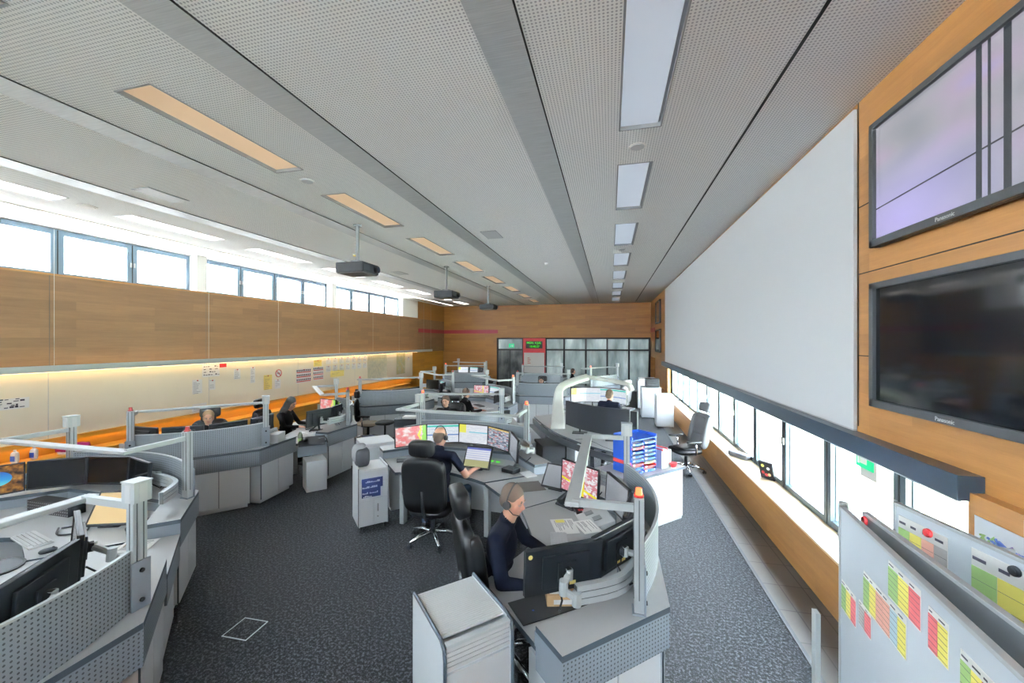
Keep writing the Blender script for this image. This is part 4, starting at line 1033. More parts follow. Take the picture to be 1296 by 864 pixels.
chair(-1.62, 17.2, R(-88), 'black chair of the farthest man before the glass partition'); person(-1.58, 17.2, R(-85), 'farthest man in black in profile before the glass partition', hair='hairb', style='short', shirt='blackcloth')
chair(1.42, 8.25, R(112), 'black and grey high-backed office chair standing by the wooden window bench', kind='big', backm='greyfab', recline=14)
chair(-6.0, 9.0, R(-80), 'tall black office chair with beige seat, empty, in front of the pin board', kind='slim', seatm='beige', recline=3)
chair(-4.2, 12.9, R(150), 'empty black chair at the cluttered console before the pale map', kind='slim')
chair(.35, 13.9, R(40), 'grey empty chair beyond the screens of the curved desk', kind='slim', backm='lgrey', seatm='lgrey')

e = empty('round_stool', (-5.15, 9.0 - .6, 0), 0, 'black round stool in front of the plain curved console', 'stool')
for i in range(5):
    a = i * 2 * PI / 5; MB().tube([(0, 0, .08), (.27 * math.cos(a), .27 * math.sin(a), .045)], .018).cyl((.27 * math.cos(a) - .02, .27 * math.sin(a), .025), (.27 * math.cos(a) + .02, .27 * math.sin(a), .025), .025).build('leg', 'black', e)
MB().cyl((0, 0, .06), (0, 0, .56), .025).build('column', 'black', e); MB().ell((0, 0, .59), (.2, .2, .045), .6, 24, 10).build('seat', 'leather', e, smooth=True)
e = empty('waste_bin', (-5.35, 8.05, 0), 0, 'round waste bin with a dark blue liner beside the tall beige-seated chair', 'bin')
MB().cyl((0, 0, 0), (0, 0, .32), .11, .15, 20).build('bucket', 'grey', e); MB().cyl((0, 0, .30), (0, 0, .335), .155, .158, 20).build('liner', 'navy', e)

# ---- trolley and roller cabinet
e = empty('rolling_cabinet', (-3.21, 4.86, 0), PI / 4, 'white rolling cabinet with blue sign and grey bag on top, beside the six-screen console', 'cabinet')
w, d, h = .19, .22, .80
MB().box(-w, -w + .018, -d, d, .06, h + .03).box(w - .018, w, -d, d, .06, h + .03).build('side_panel', 'white', e)
MB().box(-w + .018, w - .018, -d + .015, d, .06, h).build('carcass', 'white', e)
MB().box(-w + .02, w - .02, -d, -d + .016, .63, h - .01).build('drawer', 'white', e, bevel=.003)
dr = MB().box(-w + .02, w - .02, -d, -d + .016, .41, .62).build('drawer', 'white', e, bevel=.003)
for s_ in (-1, 1):
    dd = MB().box(min(s_ * .003, s_ * (w - .02)), max(s_ * .003, s_ * (w - .02)), -d, -d + .016, .07, .40).build('door', 'white', e, bevel=.003)
    if s_ > 0: MB().box(.05, .062, -d - .018, -d, .24, .34).cyl((.055, -d - .01, .17), (.055, -d, .17), .009).build('handle', 'grey', dd)
mb = MB()
for x_ in (-w, w - .0): mb.box(x_ - .004, x_ + .004, -d - .003, -d + .004, .06, h + .032)
mb.build('dark_edging', 'edge', e)
sg = MB().box(-.15, .12, -d - .004, -d, .56, .69).box(-.15, .09, -d - .004, -d, .44, .56).build('blue_sign', 'navy', e)
mb = MB()
for z, x0, x1 in ((.645, -.10, .08), (.575, -.14, -.06), (.575, -.04, .04), (.50, -.14, -.07), (.50, -.05, .06), (.455, -.13, -.02)):
    k = x0
    while k < x1: mb.box(k, k + .012, -d - .0055, -d - .004, z - .012, z + .012 - .006 * (int(k * 1000) % 3)); k += .0185
mb.build('sign_lettering', 'paper', sg)
for sx in (-1, 1):
    for sy in (-1, 1): MB().cyl((sx * .15 - .012, sy * .18, .028), (sx * .15 + .012, sy * .18, .028), .028, n=14).cyl((sx * .15, sy * .18, .03), (sx * .15, sy * .18, .06), .014).build('caster', 'black', e)
e = empty('grey_bag', (-3.31, 4.80, .80), PI / 4, 'soft grey bag standing on the white rolling cabinet', 'bag')
MB().ell((.01, -.01, .125), (.095, .10, .125), .5, 24, 14).build('bag_body', 'dgrey', e, smooth=True)
MB().ell((-.02, .02, .17), (.095, .10, .13), .75, 24, 14).build('bag_flap', mat('bag_grey', (.33, .34, .36), .8), e, smooth=True)
MB().tube(smooth_pts([(-.06, 0, .27), (-.03, 0, .30), (.03, 0, .30), (.06, 0, .27)], 5), .008).build('carry_loop', 'grey', e)

e = empty('roller_cabinet', (-.85, 2.20, 0), PI / 4, 'white cabinet with grey slatted roll-front top at the lower picture edge', 'cabinet')
w, d = .21, .25
prof = [(-d, 0), (d, 0), (d, .95), (-d + .05, .95), (-d + .012, .925), (-d, .88)]
MB().yprism(prof, -w, -w + .02).build('side_panel', 'white', e); MB().yprism(prof, w - .02, w).build('side_panel', 'white', e)
def edge_strip(x_):
    mb = MB(); pts = [(x_, p[0], p[1]) for p in ((-d - .002, 0), (-d - .002, .88), (-d + .010, .927), (-d + .05, .953), (d, .953))]
    mb.tube(pts, .0105, 6); return mb
edge_strip(-w + .01).build('edging', 'edge', e); edge_strip(w - .01).build('edging', 'edge', e)
mb = MB().box(-w + .02, w - .02, -d + .02, d, .02, .80); mb.build('carcass', 'white', e)
MB().box(-w + .022, w - .022, -d + .005, -d + .02, .03, .79).build('front_panel', 'white', e)
mb = MB(); n_ = 26
for i in range(n_):
    y = d - .01 - i * (2 * d - .08) / n_; mb.cyl((-w + .02, y, .935), (w - .02, y, .935), .0085, n=8)
mb.build('roller_shutter', 'lgrey', e)
mb = MB()
for i in range(5): mb.box(-w + .02, w - .02, -d + .008, -d + .028, .905 - i * .025, .925 - i * .025)
mb.box(-w + .02, w - .02, -d + .014, -d + .026, .80, .92)
mb.build('shutter_front', 'lgrey', e)
MB().box(-w + .02, w - .02, -d + .0, -d + .035, .925, .947).build('shutter_handle', 'alu', e, bevel=.004)

# ---- white cabinet with paper tray rack
e = empty('low_cabinet', (.62, 5.72, 0), PI / 4, 'white low cabinet right of the near console carrying blue paper trays', 'cabinet')
MB().box(-.56, .50, -.02, .55, .0, .70).build('carcass', 'white', e); MB().box(-.60, .54, -.05, .57, .70, .735, 0).build('top', ['desk'], e, bevel=.003)
for i in range(2): MB().box(-.555 + i * .53, -.03 + i * .53, -.036, -.02, .04, .69).build('door', 'white', e, bevel=.003)
MB().box(-.605, .545, -.056, -.05, .70, .735).build('dark_edging', 'edge', e)
rx, ry = .33, 5.74
e = empty('letter_tray_rack', (rx, ry, .735), PI / 4, 'blue rack of stacked letter trays with a red stripe on the low white cabinet', 'tray rack')
MB().box(-.245, -.235, -.16, .16, 0, .45, 0).box(.235, .245, -.16, .16, 0, .45, 0).box(-.24, .24, .15, .16, 0, .45, 0).box(-.005, .005, -.15, .15, 0, .45, 0).build('side_wall', 'blue', e)
MB().box(-.248, -.2455, -.16, .16, .12, .17).build('red_stripe', 'redp', e)
tc = random.Random(3)
for c_ in range(2):
    for r_ in range(8):
        x0 = -.232 + c_ * .236; z = .01 + r_ * .054
        tcx = 'redp' if (c_, r_) in ((0, 2), (0, 6), (1, 1)) else ('g1' if (c_, r_) == (1, 2) else 'blue')
        tr = MB().box(x0, x0 + .228, -.17, .15, z, z + .004).box(x0, x0 + .004, -.17, .15, z, z + .03).box(x0 + .224, x0 + .228, -.17, .15, z, z + .03).box(x0 + .05, x0 + .18, -.185, -.17, z, z + .022).build('tray', tcx, e)
        if tc.random() < .8: MB().box(x0 + .012, x0 + .216, -.165, .13, z + .005, z + .005 + tc.uniform(.004, .02)).build('paper_pile', 'paper', tr)
        MB().box(x0 + .01, x0 + .05, -.176, -.17, z + .004, z + .024).build('label_tab', 'paper', tr)
MB().box(-.245, .245, -.17, .16, .45, .46).box(-.235, -.225, -.17, .16, .46, .50).box(.235, .245, -.17, .16, .46, .50).box(-.24, .24, .15, .16, .46, .50).build('top_tray', 'blue', e)
e = empty('magazine_file', (.66, 6.02, .735), PI / 4, 'light grey file box with folders next to the blue tray rack', 'file box')
MB().box(-.10, .10, -.15, -.143, 0, .24).box(-.10, .10, .14, .147, 0, .26).box(-.10, -.095, -.15, .147, 0, .25).box(.095, .10, -.15, .147, 0, .25).box(-.1, .1, -.15, .147, 0, .005).build('box_shell', 'lgrey', e)
for i in range(7): MB().box(-.085 + i * .024, -.07 + i * .024, -.13, .13, .01, .245 + .012 * (i % 3)).build('folder', ('paper', 'redp', 'paper', 'g4')[i % 4], e)
e = empty('red_cup', (.86, 5.95, .735), 0, 'small red bowl on the right end of the low white cabinet', 'bowl')
MB().cyl((0, 0, .008), (0, 0, .07), .03, .055, 18).build('bowl', 'redp', e); MB().cyl((0, 0, 0), (0, 0, .012), .035, n=16).build('foot_ring', 'lgrey', e)

# ---- new style desk with arch
fr = smooth_pts([(-1.73, 9.19), (-1.12, 7.85), (-.45, 6.95), (.18, 6.42)], 5); bk = [(.62, 6.95), (.05, 7.55), (-.30, 8.1), (-.62, 9.0), (-1.02, 10.0)]
e = empty('curved_desk', (-.6, 8.0, 0), 0, 'pale curved sit-stand desk with white arch and dark legs', 'desk')
sh_ = lambda P_: [(p[0] + .6, p[1] - 8.0) for p in P_]
MB().prism(sh_(fr + bk), .715, .745, 0, 1).build('tabletop', ['desk', 'edge'], e)
MB().strip(sh_([(p[0] - .0, p[1] - .06) for p in fr]), .60, .71, .02).build('cable_tray', 'dgrey', e)
for (x_, y_) in ((-1.35, 8.75), (-.85, 7.75), (-.3, 7.05), (.15, 6.75)):
    MB().box(x_ + .6 - .035, x_ + .6 + .035, y_ - 8 - .05, y_ - 8 + .05, .02, .715).box(x_ + .6 - .05, x_ + .6 + .05, y_ - 8 - .1, y_ - 8 + .35, 0, .03).build('leg', 'black', e)
def beam(path, w_, t_):
    mb = MB(); vs = []; n_ = len(path); prev = None
    for i, p in enumerate(path):
        p = Vector(p); d_ = (Vector(path[min(i + 1, n_ - 1)]) - Vector(path[max(i - 1, 0)])).normalized()
        side = Vector((0.94, .34, 0)) if prev is None else prev
        side = (side - d_ * side.dot(d_)).normalized(); prev = side; up = d_.cross(side)
        for k in range(16):
            a = 2 * PI * k / 16; cx_ = math.copysign(abs(math.cos(a)) ** .5, math.cos(a)); cy_ = math.copysign(abs(math.sin(a)) ** .5, math.sin(a))
            vs.append(p + side * cx_ * w_[i] + up * cy_ * t_[i])
    fs = [(i * 16 + k, i * 16 + (k + 1) % 16, (i + 1) * 16 + (k + 1) % 16, (i + 1) * 16 + k) for i in range(n_ - 1) for k in range(16)] + [tuple(range(15, -1, -1)), tuple(range((n_ - 1) * 16, n_ * 16))]
    return mb.add(vs, fs)
pa = smooth_pts([(-.42, .03, .74), (-.42, .05, 1.0), (-.42, .08, 1.35), (-.38, .20, 1.55), (-.2, .75, 1.62), (.08, 1.55, 1.66)], 6)
ww = [.15 - .07 * min(1, i / 16) for i in range(len(pa))]; tt = [.055] * len(pa)
beam(pa, ww, tt).build('arch', mat('arch_white', (.66, .66, .62), .3), e, smooth=True)
pa = smooth_pts([(.08, 1.55, 1.66), (.45, 1.3, 1.64), (.95, .95, 1.58), (1.05, .88, 1.45)], 6)
beam(pa, [.07] * len(pa), [.04] * len(pa)).build('arch', bpy.data.materials['arch_white'], e, smooth=True)
e2 = empty('grey_pedestal', (-1.15, 7.7, 0), R(25), 'dark grey pedestal under the curved desk', 'cabinet')
MB().box(-.22, .22, -.3, .3, .02, .55).build('body', 'dgrey', e2, bevel=.004); MB().box(-.21, .21, -.312, -.3, .04, .28).box(-.21, .21, -.312, -.3, .29, .54).build('drawer', 'dgrey', e2)
e2 = empty('computer_tower', (-.62, 7.9, 0), R(-30), 'white computer case standing below the curved desk', 'computer'); MB().box(-.1, .1, -.22, .22, 0, .45).build('case', 'white', e2, bevel=.004); MB().box(-.08, .08, -.224, -.22, .03, .42).build('front_grille', 'lgrey', e2)
def curved_monitor(pts, z0, z1, mt, label, facing=1, base=None):
    cx = sum(p[0] for p in pts) / len(pts); cy = sum(p[1] for p in pts) / len(pts)
    e_ = empty('curved_monitor', (cx, cy, .745), 0, label, 'monitor'); q = smooth_pts([(p[0] - cx, p[1] - cy) for p in pts], 6)
    MB().strip(q, z0, z1, .05).build('housing', 'black', e_)
    q2 = [(p[0] + 0, p[1] - .012 * 1) for p in q]
    n_ = len(q); mb = MB()
    for i in range(n_ - 1):
        d_ = Vector(q[i + 1]) - Vector(q[i]); nrm = Vector((d_.y, -d_.x)).normalized() * (.052 if facing > 0 else -.003)
        a_, b_ = Vector(q[i]) + nrm, Vector(q[i + 1]) + nrm; u0, u1 = i / (n_ - 1), (i + 1) / (n_ - 1)
        mb.quad([(a_.x, a_.y, z0 + .02), (b_.x, b_.y, z0 + .02), (b_.x, b_.y, z1 - .02), (a_.x, a_.y, z1 - .02)], ((u0, 0), (u1, 0), (u1, 1), (u0, 1)))
    mb.build('display', mt, e_)
    b_ = q[int(n_ * .75)]
    MB().cyl((b_[0], b_[1] + .05, 0), (b_[0], b_[1] + .05, z0 + .1), .018).box(b_[0] - .14, b_[0] + .14, b_[1] - .05, b_[1] + .15, 0, .015).build('stand', 'black', e_)
    b_ = q[int(n_ * .3)]
    MB().cyl((b_[0], b_[1] + .06, 0), (b_[0], b_[1] + .06, z0 + .1), .018).box(b_[0] - .14, b_[0] + .14, b_[1] - .05, b_[1] + .15, 0, .015).build('stand', 'black', e_)
    return e_
curved_monitor([(-.82, 8.02), (-.50, 7.62), (-.1, 7.33), (.34, 7.18)], .10, .58, 's_off', 'long row of black curved monitors seen from behind on the curved desk', -1)
curved_monitor([(.36, 7.17), (.47, 7.12)], .10, .56, 's_off', 'narrow black monitor at the right end of the curved desk row', -1)
e = empty('curved_desk', (-.3, 10.9, 0), 0, 'farther pale desk carrying the lit curved screens', 'desk')
MB().prism([(-.9, -.5), (.7, -.7), (.95, .1), (.3, .45), (-.7, .5)], .715, .745, 0, 1).build('tabletop', ['desk', 'edge'], e)
for p in ((-.6, -.2), (.6, -.3), (-.4, .3), (.4, .25)): MB().box(p[0] - .035, p[0] + .035, p[1] - .05, p[1] + .05, 0, .715).build('leg', 'black', e)
curved_monitor([(-1.02, 10.55), (-.7, 10.82), (-.25, 10.85)], .14, .54, 's_table', 'pale curved screen in front of the standing man, left half')
curved_monitor([(-.24, 10.85), (.1, 10.75), (.42, 10.48)], .14, .54, 's_list', 'white curved screen in front of the standing man, right half')

# ---- things along the right wall
def office_box(name, x, y, w, d, h, label, cat, nd=4, mt='white', z=0, rz=0):
    e_ = empty(name, (x, y, z), rz, label, cat)
    MB().box(-w / 2, w / 2, -d / 2, d / 2, .03 if z == 0 else 0, h).build('body', mt, e_, bevel=.008)
    for i in range(nd):
        h0 = .08 + i * (h - .12) / nd; MB().box(-w / 2 + .02, w / 2 - .02, -d / 2 - .012, -d / 2, h0, h0 + (h - .12) / nd - .015).build('drawer', mt if mt == 'black' else 'white', e_, bevel=.002)
    if z == 0:
        for sx in (-1, 1):
            for sy in (-1, 1): MB().cyl((sx * w * .42 - .012, sy * d * .4, .025), (sx * w * .42 + .012, sy * d * .4, .025), .025).build('caster', 'black', e_)
    return e_
office_box('drawer_tower', 1.55, 12.5, .48, .5, .95, 'translucent white drawer tower on casters by the window bench', 'drawers', 5)
office_box('white_cabinet', 1.3, 13.9, .6, .6, 1.0, 'white cabinet behind the drawer tower along the windows', 'cabinet', 3)
e = office_box('copying_machine', 1.35, 15.8, .7, .65, 1.05, 'white copying machine at the far end of the windows', 'copier', 3)
MB().box(-.3, .3, -.3, .3, 1.05, 1.12).build('scanner_lid', 'lgrey', e); MB().box(-.62, -.35, -.2, .2, .62, .65).build('output_tray', 'lgrey', e)
e = office_box('table_printer', 1.35, 13.9, .42, .4, .28, 'black printer standing on the white cabinet by the windows', 'printer', 1, 'black', 1.0)
MB().box(-.15, .15, -.27, -.2, .1, .12).build('paper_tray', 'dgrey', e)
office_box('side_cabinet', -3.95, 6.15, .55, .55, .80, 'light grey side cabinet left of the six-screen console', 'cabinet', 2, 'lgrey', 0, PI / 4)
e = office_box('equipment_cabinet', -4.35, 8.25, .7, .5, .78, 'dark equipment cabinet topped with papers in front of the plain curved console', 'cabinet', 2, 'black', 0, R(10))
paper_stack(-4.38, 8.2, .2, 'white paper pile on the dark equipment cabinet', .78, .3, .25, 25, False)

# ---- window bench things
e = empty('headrest_cushion', (2.12, 7.45, .545 + .04), R(-60), 'dark grey cushion roll lying on the sunlit window bench', 'cushion')
MB().ell((0, 0, 0), (.20, .07, .045), .45, 24, 12).build('cushion_body', 'greyfab', e, smooth=True)
e = empty('control_panel', (2.17, 6.35, .545), R(-52), 'black panel with coloured round buttons leaning on the window frame', 'panel')
MB().at((0, 0, 0), 0, R(14)).box(-.10, .10, -.0, .035, 0, .26).build('housing', 'black', e, bevel=.006)
mb = MB().at((0, 0, 0), 0, R(14))
for (x_, z_, k) in ((-.04, .2, 0), (.035, .17, 1), (-.045, .1, 2), (.0, .07, 2), (.04, .08, 3)): mb.cyl((x_, -.004, z_), (x_, 0, z_), .022, n=16, mi=k)
mb.build('round_button', ['g2', 'paper', 'redp', 'tan'], e)
e = empty('yellow_note', (2.1, 12.2, .545), .3, 'small yellow item lying on the far window bench', 'note'); MB().box(-.1, .1, -.06, .06, 0, .03).build('pad', 'g2', e); MB().box(-.1, .1, -.06, .06, .03, .032).build('cover_sheet', 'g2', e)
e = empty('open_tablet', (2.1, 14.2, .545), .2, 'dark flat device on the far end of the window bench', 'device'); MB().box(-.14, .14, -.1, .1, 0, .03).build('body', 'dgrey', e, bevel=.004); MB().box(-.12, .12, -.08, .08, .03, .033).build('lid', 'grey', e)
e = empty('window_exit_sign', (2.285, 4.34, 1.28), 0, 'green exit sign hanging at the low windows under the dark blue casing', 'sign')
MB().box(-.01, .005, -.13, .13, .05, .20).build('green_plate', 'green', e); MB().box(-.004, .010, -.17, .07, -.03, .16).build('frame_plate', 'g4', e)
MB().box(-.013, -.01, -.04, .06, .09, .15).box(-.013, -.01, .07, .1, .08, .17).build('pictogram', 'paper', e)

# ---- whiteboards fan
def wboard(x, y, dx, dy, label, z0=.78, z1=1.75, L=1.15, mt='wb'):
    e_ = empty('whiteboard', (x, y, z0), math.atan2(dy, dx), label, 'whiteboard', None); h = z1 - z0
    MB().box(.012, L - .012, -.008, .008, .012, h - .012).build('board_face', mt, e_)
    f_ = MB()
    for q in ((0, L, 0, .014), (0, L, h - .014, h), (0, .014, 0, h), (L - .014, L, 0, h)): f_.box(q[0], q[1], -.012, .012, q[2], q[3])
    f_.build('frame', 'alu', e_, bevel=.002)
    return e_
def chart(e_, x0, z0, w, h, cols, z_off):
    z0 -= z_off
    c_ = MB().box(x0, x0 + w, -.0105, -.0085, z0, z0 + h).build('chart_sheet', 'paper', e_)
    mb = MB(); ks = ['g1', 'g2', 'g3', 'g4', 'g5', 'g6', 'paper']; cw = w / len(cols)
    for i, k in enumerate(cols): mb.box(x0 + i * cw + .001, x0 + (i + 1) * cw - .001, -.0118, -.0105, z0 + .004, z0 + h * .84, mi=int(k))
    mb.build('coloured_columns', ks, c_)
    mb = MB(); r_ = random.Random(int(x0 * 1000))
    for i in range(len(cols)):
        mb.box(x0 + i * cw + .004, x0 + i * cw + cw * r_.uniform(.4, .85), -.0112, -.0105, z0 + h * .9, z0 + h * .93)
        for j in range(6): mb.box(x0 + i * cw + .002, x0 + (i + 1) * cw - .002, -.0122, -.0118, z0 + h * .14 * j + .01, z0 + h * .14 * j + .0112)
    mb.build('printed_lettering', 'ink', c_)
w1 = wboard(1.03, 2.13, -.1225, -.9925, 'large whiteboard with small coloured charts, nearest the camera at lower right')
chart(w1, .03, 1.30, .14, .13, '012', .78); chart(w1, .20, 1.34, .10, .10, '32', .78)
chart(w1, .24, 1.44, .30, .14, '015432'[:3] + '541', .78); chart(w1, .43, 1.59, .19, .13, '012', .78); chart(w1, .66, 1.57, .09, .13, '21', .78); chart(w1, .80, 1.50, .12, .17, '012', .78)
w2 = wboard(1.095, 2.08, -.05, -1, 'second whiteboard, face painted in shade, between the two with charts', mt='wbshaded')
w3 = wboard(1.30, 2.245, .175, -.985, 'third whiteboard with large coloured charts and round magnets')
chart(w3, .03, 1.36, .22, .34, '0153'.replace('5', '6')[:1] + '1' + '5' + '3', .78); chart(w3, .34, 1.30, .26, .41, '015', .78)
w4 = wboard(1.70, 2.14, .08, -.995, 'rear whiteboard beside the crayon drawing on the wood wall', L=.8)
def magnet(S_, x_, z_, mt, label, yo=-.0125):
    M_ = Matrix.Translation(S_.location) @ Matrix.Rotation(S_.rotation_euler[2], 4, 'Z'); p = M_ @ Vector((x_, yo, z_ - .78))
    e_ = empty('magnet', p, S_.rotation_euler[2], label, 'magnet'); MB().cyl((0, -.012, 0), (0, 0, 0), .017, .019, 20).build('disc', mt, e_, bevel=.002); MB().cyl((0, -.014, 0), (0, -.012, 0), .011, n=16).build('grip', mt, e_)
magnet(w3, .175, 1.685, 'redp', 'red round magnet on the third whiteboard'); magnet(w3, .485, 1.70, 'black', 'black round magnet on the third whiteboard'); magnet(w2, .03, 1.72, 'redp', 'red round magnet at the corner of the shade-painted second whiteboard')
e = empty('display_stand', (1.13, 2.32, 0), 0, 'grey floor stand holding the fan of whiteboards', 'stand')
MB().cyl((0, 0, .04), (0, 0, 1.7), .02).build('pole', 'alupaint', e); MB().box(-.3, .3, -.03, .03, 0, .04).box(-.03, .03, -.3, .3, 0, .04).build('base', 'alupaint', e)
MB().box(-.19, -.17, -.16, -.12, .0, 1.22).build('side_post', 'alupaint', e)
MB().tube([(0, 0, 1.6), (-.09, -.16, 1.6)], .012).tube([(0, 0, 1.6), (.15, -.06, 1.6)], .012).tube([(0, 0, 1.6), (-.03, -.22, 1.6)], .012).tube([(.15, -.06, 1.6), (.55, -.15, 1.6)], .012).build('bracket', 'alupaint', e)
# crayon drawing
e = empty('crayon_drawing', (1.925, 2.70, 1.20), 0, 'white paper with green, blue and violet crayon scribbles on the wood wall', 'drawing')
MB().box(-.003, .0, -.34, 0, 0, .36).build('sheet', 'drawing', e)
r_ = random.Random(5)
for k, (y0, z0_, mt, n_) in enumerate(((-.09, .22, 'g1', 9), (-.17, .22, 'blue_crayon', 22), (-.26, .24, 'violet_crayon', 12))):
    if mt not in M: M[mt] = mat(mt, (.08, .14, .42) if 'blue' in mt else (.28, .2, .5), .8)
    mb = MB()
    for i in range(n_):
        a, b = y0 + r_.uniform(-.07, .05), z0_ + r_.uniform(-.10, .05); mb.tube([(-.004, a, b), (-.004, a + r_.uniform(-.05, .05), b + r_.uniform(-.03, .03)), (-.004, a + r_.uniform(-.08, .08), b + r_.uniform(-.05, .05))], .006, 5)
    mb.build('scribble', mt, e)
# ---- pin board papers: (y, z, w, h, style)
def pinned(y_, z_, w_, h_, kind, label, pin=True, name='pinned_paper'):
    e_ = empty(name, (LWX + .036, y_, z_), 0, label, 'paper')
    MB().box(-.001, .003, -w_ / 2, w_ / 2, -h_ / 2, h_ / 2).build('sheet', {'y': 'yellowp', 'm': 'mapgreen', 'p': 'mapgrey', 'r': 'redp'}.get(kind, 'paper'), e_)
    if pin: MB().cyl((.003, 0, h_ / 2 - .02), (.018, 0, h_ / 2 - .02), .014, n=10).build('pin', 'redp', e_)
    r_ = random.Random(int(y_ * 37 + z_ * 11)); mb = MB()
    if kind in 'wyt':
        for i in range(int(h_ / .035)): 
            if r_.random() < .7: mb.box(.0032, .004, -w_ * .4, -w_ * .4 + w_ * r_.uniform(.3, .8), h_ * .4 - i * .035, h_ * .4 - i * .035 + .006)
        if mb.v: mb.build('text_lines', 'ink', e_)
    if kind == 's':
        for i in range(5):
            k = -w_ * .42
            while k < w_ * .4:
                ww_ = r_.uniform(.02, .06)
                if r_.random() < .75: mb.box(.0032, .004, k, k + ww_, h_ * .38 - i * h_ * .19, h_ * .38 - i * h_ * .19 + r_.uniform(.01, .03))
                k += ww_ + .015
        mb.build('handwriting', 'inkred' if r_.random() < .4 else 'ink', e_)
    if kind == 'g':
        for i in range(3):
            for j in range(int(w_ / .075)):
                mb.box(.0032, .005, -w_ / 2 + .02 + j * .075, -w_ / 2 + .07 + j * .075, h_ * .32 - i * h_ * .33, h_ * .32 - i * h_ * .33 + .055)
        mb.build('portrait_rows', 'ink', e_)
        mb = MB()
        for i in range(3): mb.box(.0032, .0045, -w_ / 2 + .02, w_ / 2 - .02, h_ * .32 - i * h_ * .33 - .04, h_ * .32 - i * h_ * .33 - .01)
        mb.build('caption_rows', 'inkred', e_)
    return e_
pinned(4.02, 1.52, .75, .17, 's', 'white banner drawing with red and green pen marks, far left of the pin board')
pinned(7.42, 1.84, .42, .34, 's', 'poster with handwritten dark signs below the wall rail'); pinned(7.72, 1.92, .18, .09, 'r', 'small red card beside the poster with handwritten signs', False)
pinned(7.1, 1.47, .22, .32, 'w', 'white sheet with a single red pin near the panel joint'); pinned(7.45, 1.48, .15, .24, 'w', 'narrow note with a red picture right of the panel joint')
pinned(7.15, .98, .33, .2, 'w', 'white sheet at the bottom of the pin board near the panel joint', False)
pinned(8.1, 1.68, .18, .26, 'w', 'faint white sheet left of the narrow tall note'); pinned(8.55, 1.62, .14, .42, 'w', 'narrow tall note with red pins')
pinned(9.03, 1.38, .27, .40, 'y', 'yellow sheet below and left of the no-smoking sign'); pinned(9.36, 1.30, .2, .26, 'w', 'white sheet below the no-smoking sign')
e = empty('prohibition_sign', (LWX + .036, 9.39, 1.6), 0, 'round red prohibition sign on the pin board', 'sign')
mb = MB()
for i in range(24):
    a, b = 2 * PI * i / 24, 2 * PI * (i + 1) / 24; mb.tube([(.006, .1 * math.cos(a), .1 * math.sin(a)), (.006, .1 * math.cos(b), .1 * math.sin(b))], .011, 5)
mb.tube([(.006, -.07, .07), (.006, .07, -.07)], .010, 5); mb.build('red_ring', 'inkred', e); MB().cyl((0, 0, 0), (.004, 0, 0), .1, n=24).build('disc', 'paper', e); MB().box(.004, .006, -.05, .05, -.012, .012).build('symbol', 'ink', e)
pinned(10.35, 1.45, .62, .42, 'g', 'chart of small portrait rows, larger of the two'); pinned(10.98, 1.47, .48, .42, 'g', 'chart of small portrait rows, smaller of the two')
pinned(10.95, 1.80, .36, .20, 'y', 'yellow sheet above the smaller portrait chart')
for i in range(7):
    for j in range(2): pinned(11.45 + i * .34, 1.84 - j * .25, .24, .2, 'w', 'small white pinned sheet in the two-row block of calendar pages') ['group'] = 'calendar pages on the pin board'
pinned(11.9, 1.40, .7, .22, 'y', 'pale yellow wide sheet under the calendar pages', False)
pinned(14.35, 1.48, 1.35, .95, 'p', 'large pale grey-green map on the pin board', False, 'wall_map'); pinned(16.2, 1.52, .75, .95, 'm', 'colourful city map near the end of the pin board', False, 'wall_map')
pinned(16.9, 1.7, .15, .15, 'w', 'small sheet beyond the colourful city map')
# ---- left bench things
def bottle(x_, y_, lb):
    e_ = empty('cleaner_bottle', (x_, y_, .61), .3, lb, 'bottle'); MB().ell((0, 0, .09), (.045, .032, .09), .5, 18, 12).build('body', 'paper', e_, smooth=True); MB().box(-.032, .032, -.036, -.031, .04, .12).build('label_patch', 'blue', e_); MB().cyl((0, 0, .17), (0, 0, .21), .016).build('cap', 'white', e_)
bottle(-8.95, 4.15, 'white bottle with blue label, left of two on the left bench'); bottle(-8.95, 4.36, 'white bottle with blue label, right of two on the left bench')
e = empty('cloth_covered_box', (-8.93, 4.83, .61), R(8), 'white box covered with a magenta cloth on the left bench', 'box')
MB().box(-.1, .1, -.16, .16, 0, .12).build('box', 'paper', e, bevel=.01); mb = MB(); n_ = 14
for i in range(n_):
    pass
g_ = [[(-.14 + .28 * i / 12, -.2 + .4 * j / 12) for j in range(13)] for i in range(13)]
vs = []
for row in g_:
    for (a, b) in row:
        over = max(0, abs(a) - .105) + max(0, abs(b) - .165); vs.append((a if abs(a) < .11 else math.copysign(.112 + .01 * math.sin(b * 60), a), b if abs(b) < .17 else math.copysign(.172 + .01 * math.sin(a * 60), b), .128 - over * 2.4 - .004 * math.sin(a * 50) * math.cos(b * 40)))
mb.add(vs, [(i * 13 + j, (i + 1) * 13 + j, (i + 1) * 13 + j + 1, i * 13 + j + 1) for i in range(12) for j in range(12)]); o = mb.build('draped_cloth', 'magenta', e, smooth=True); sm = o.modifiers.new('s', 'SOLIDIFY'); sm.thickness = .006; sm.offset = 1
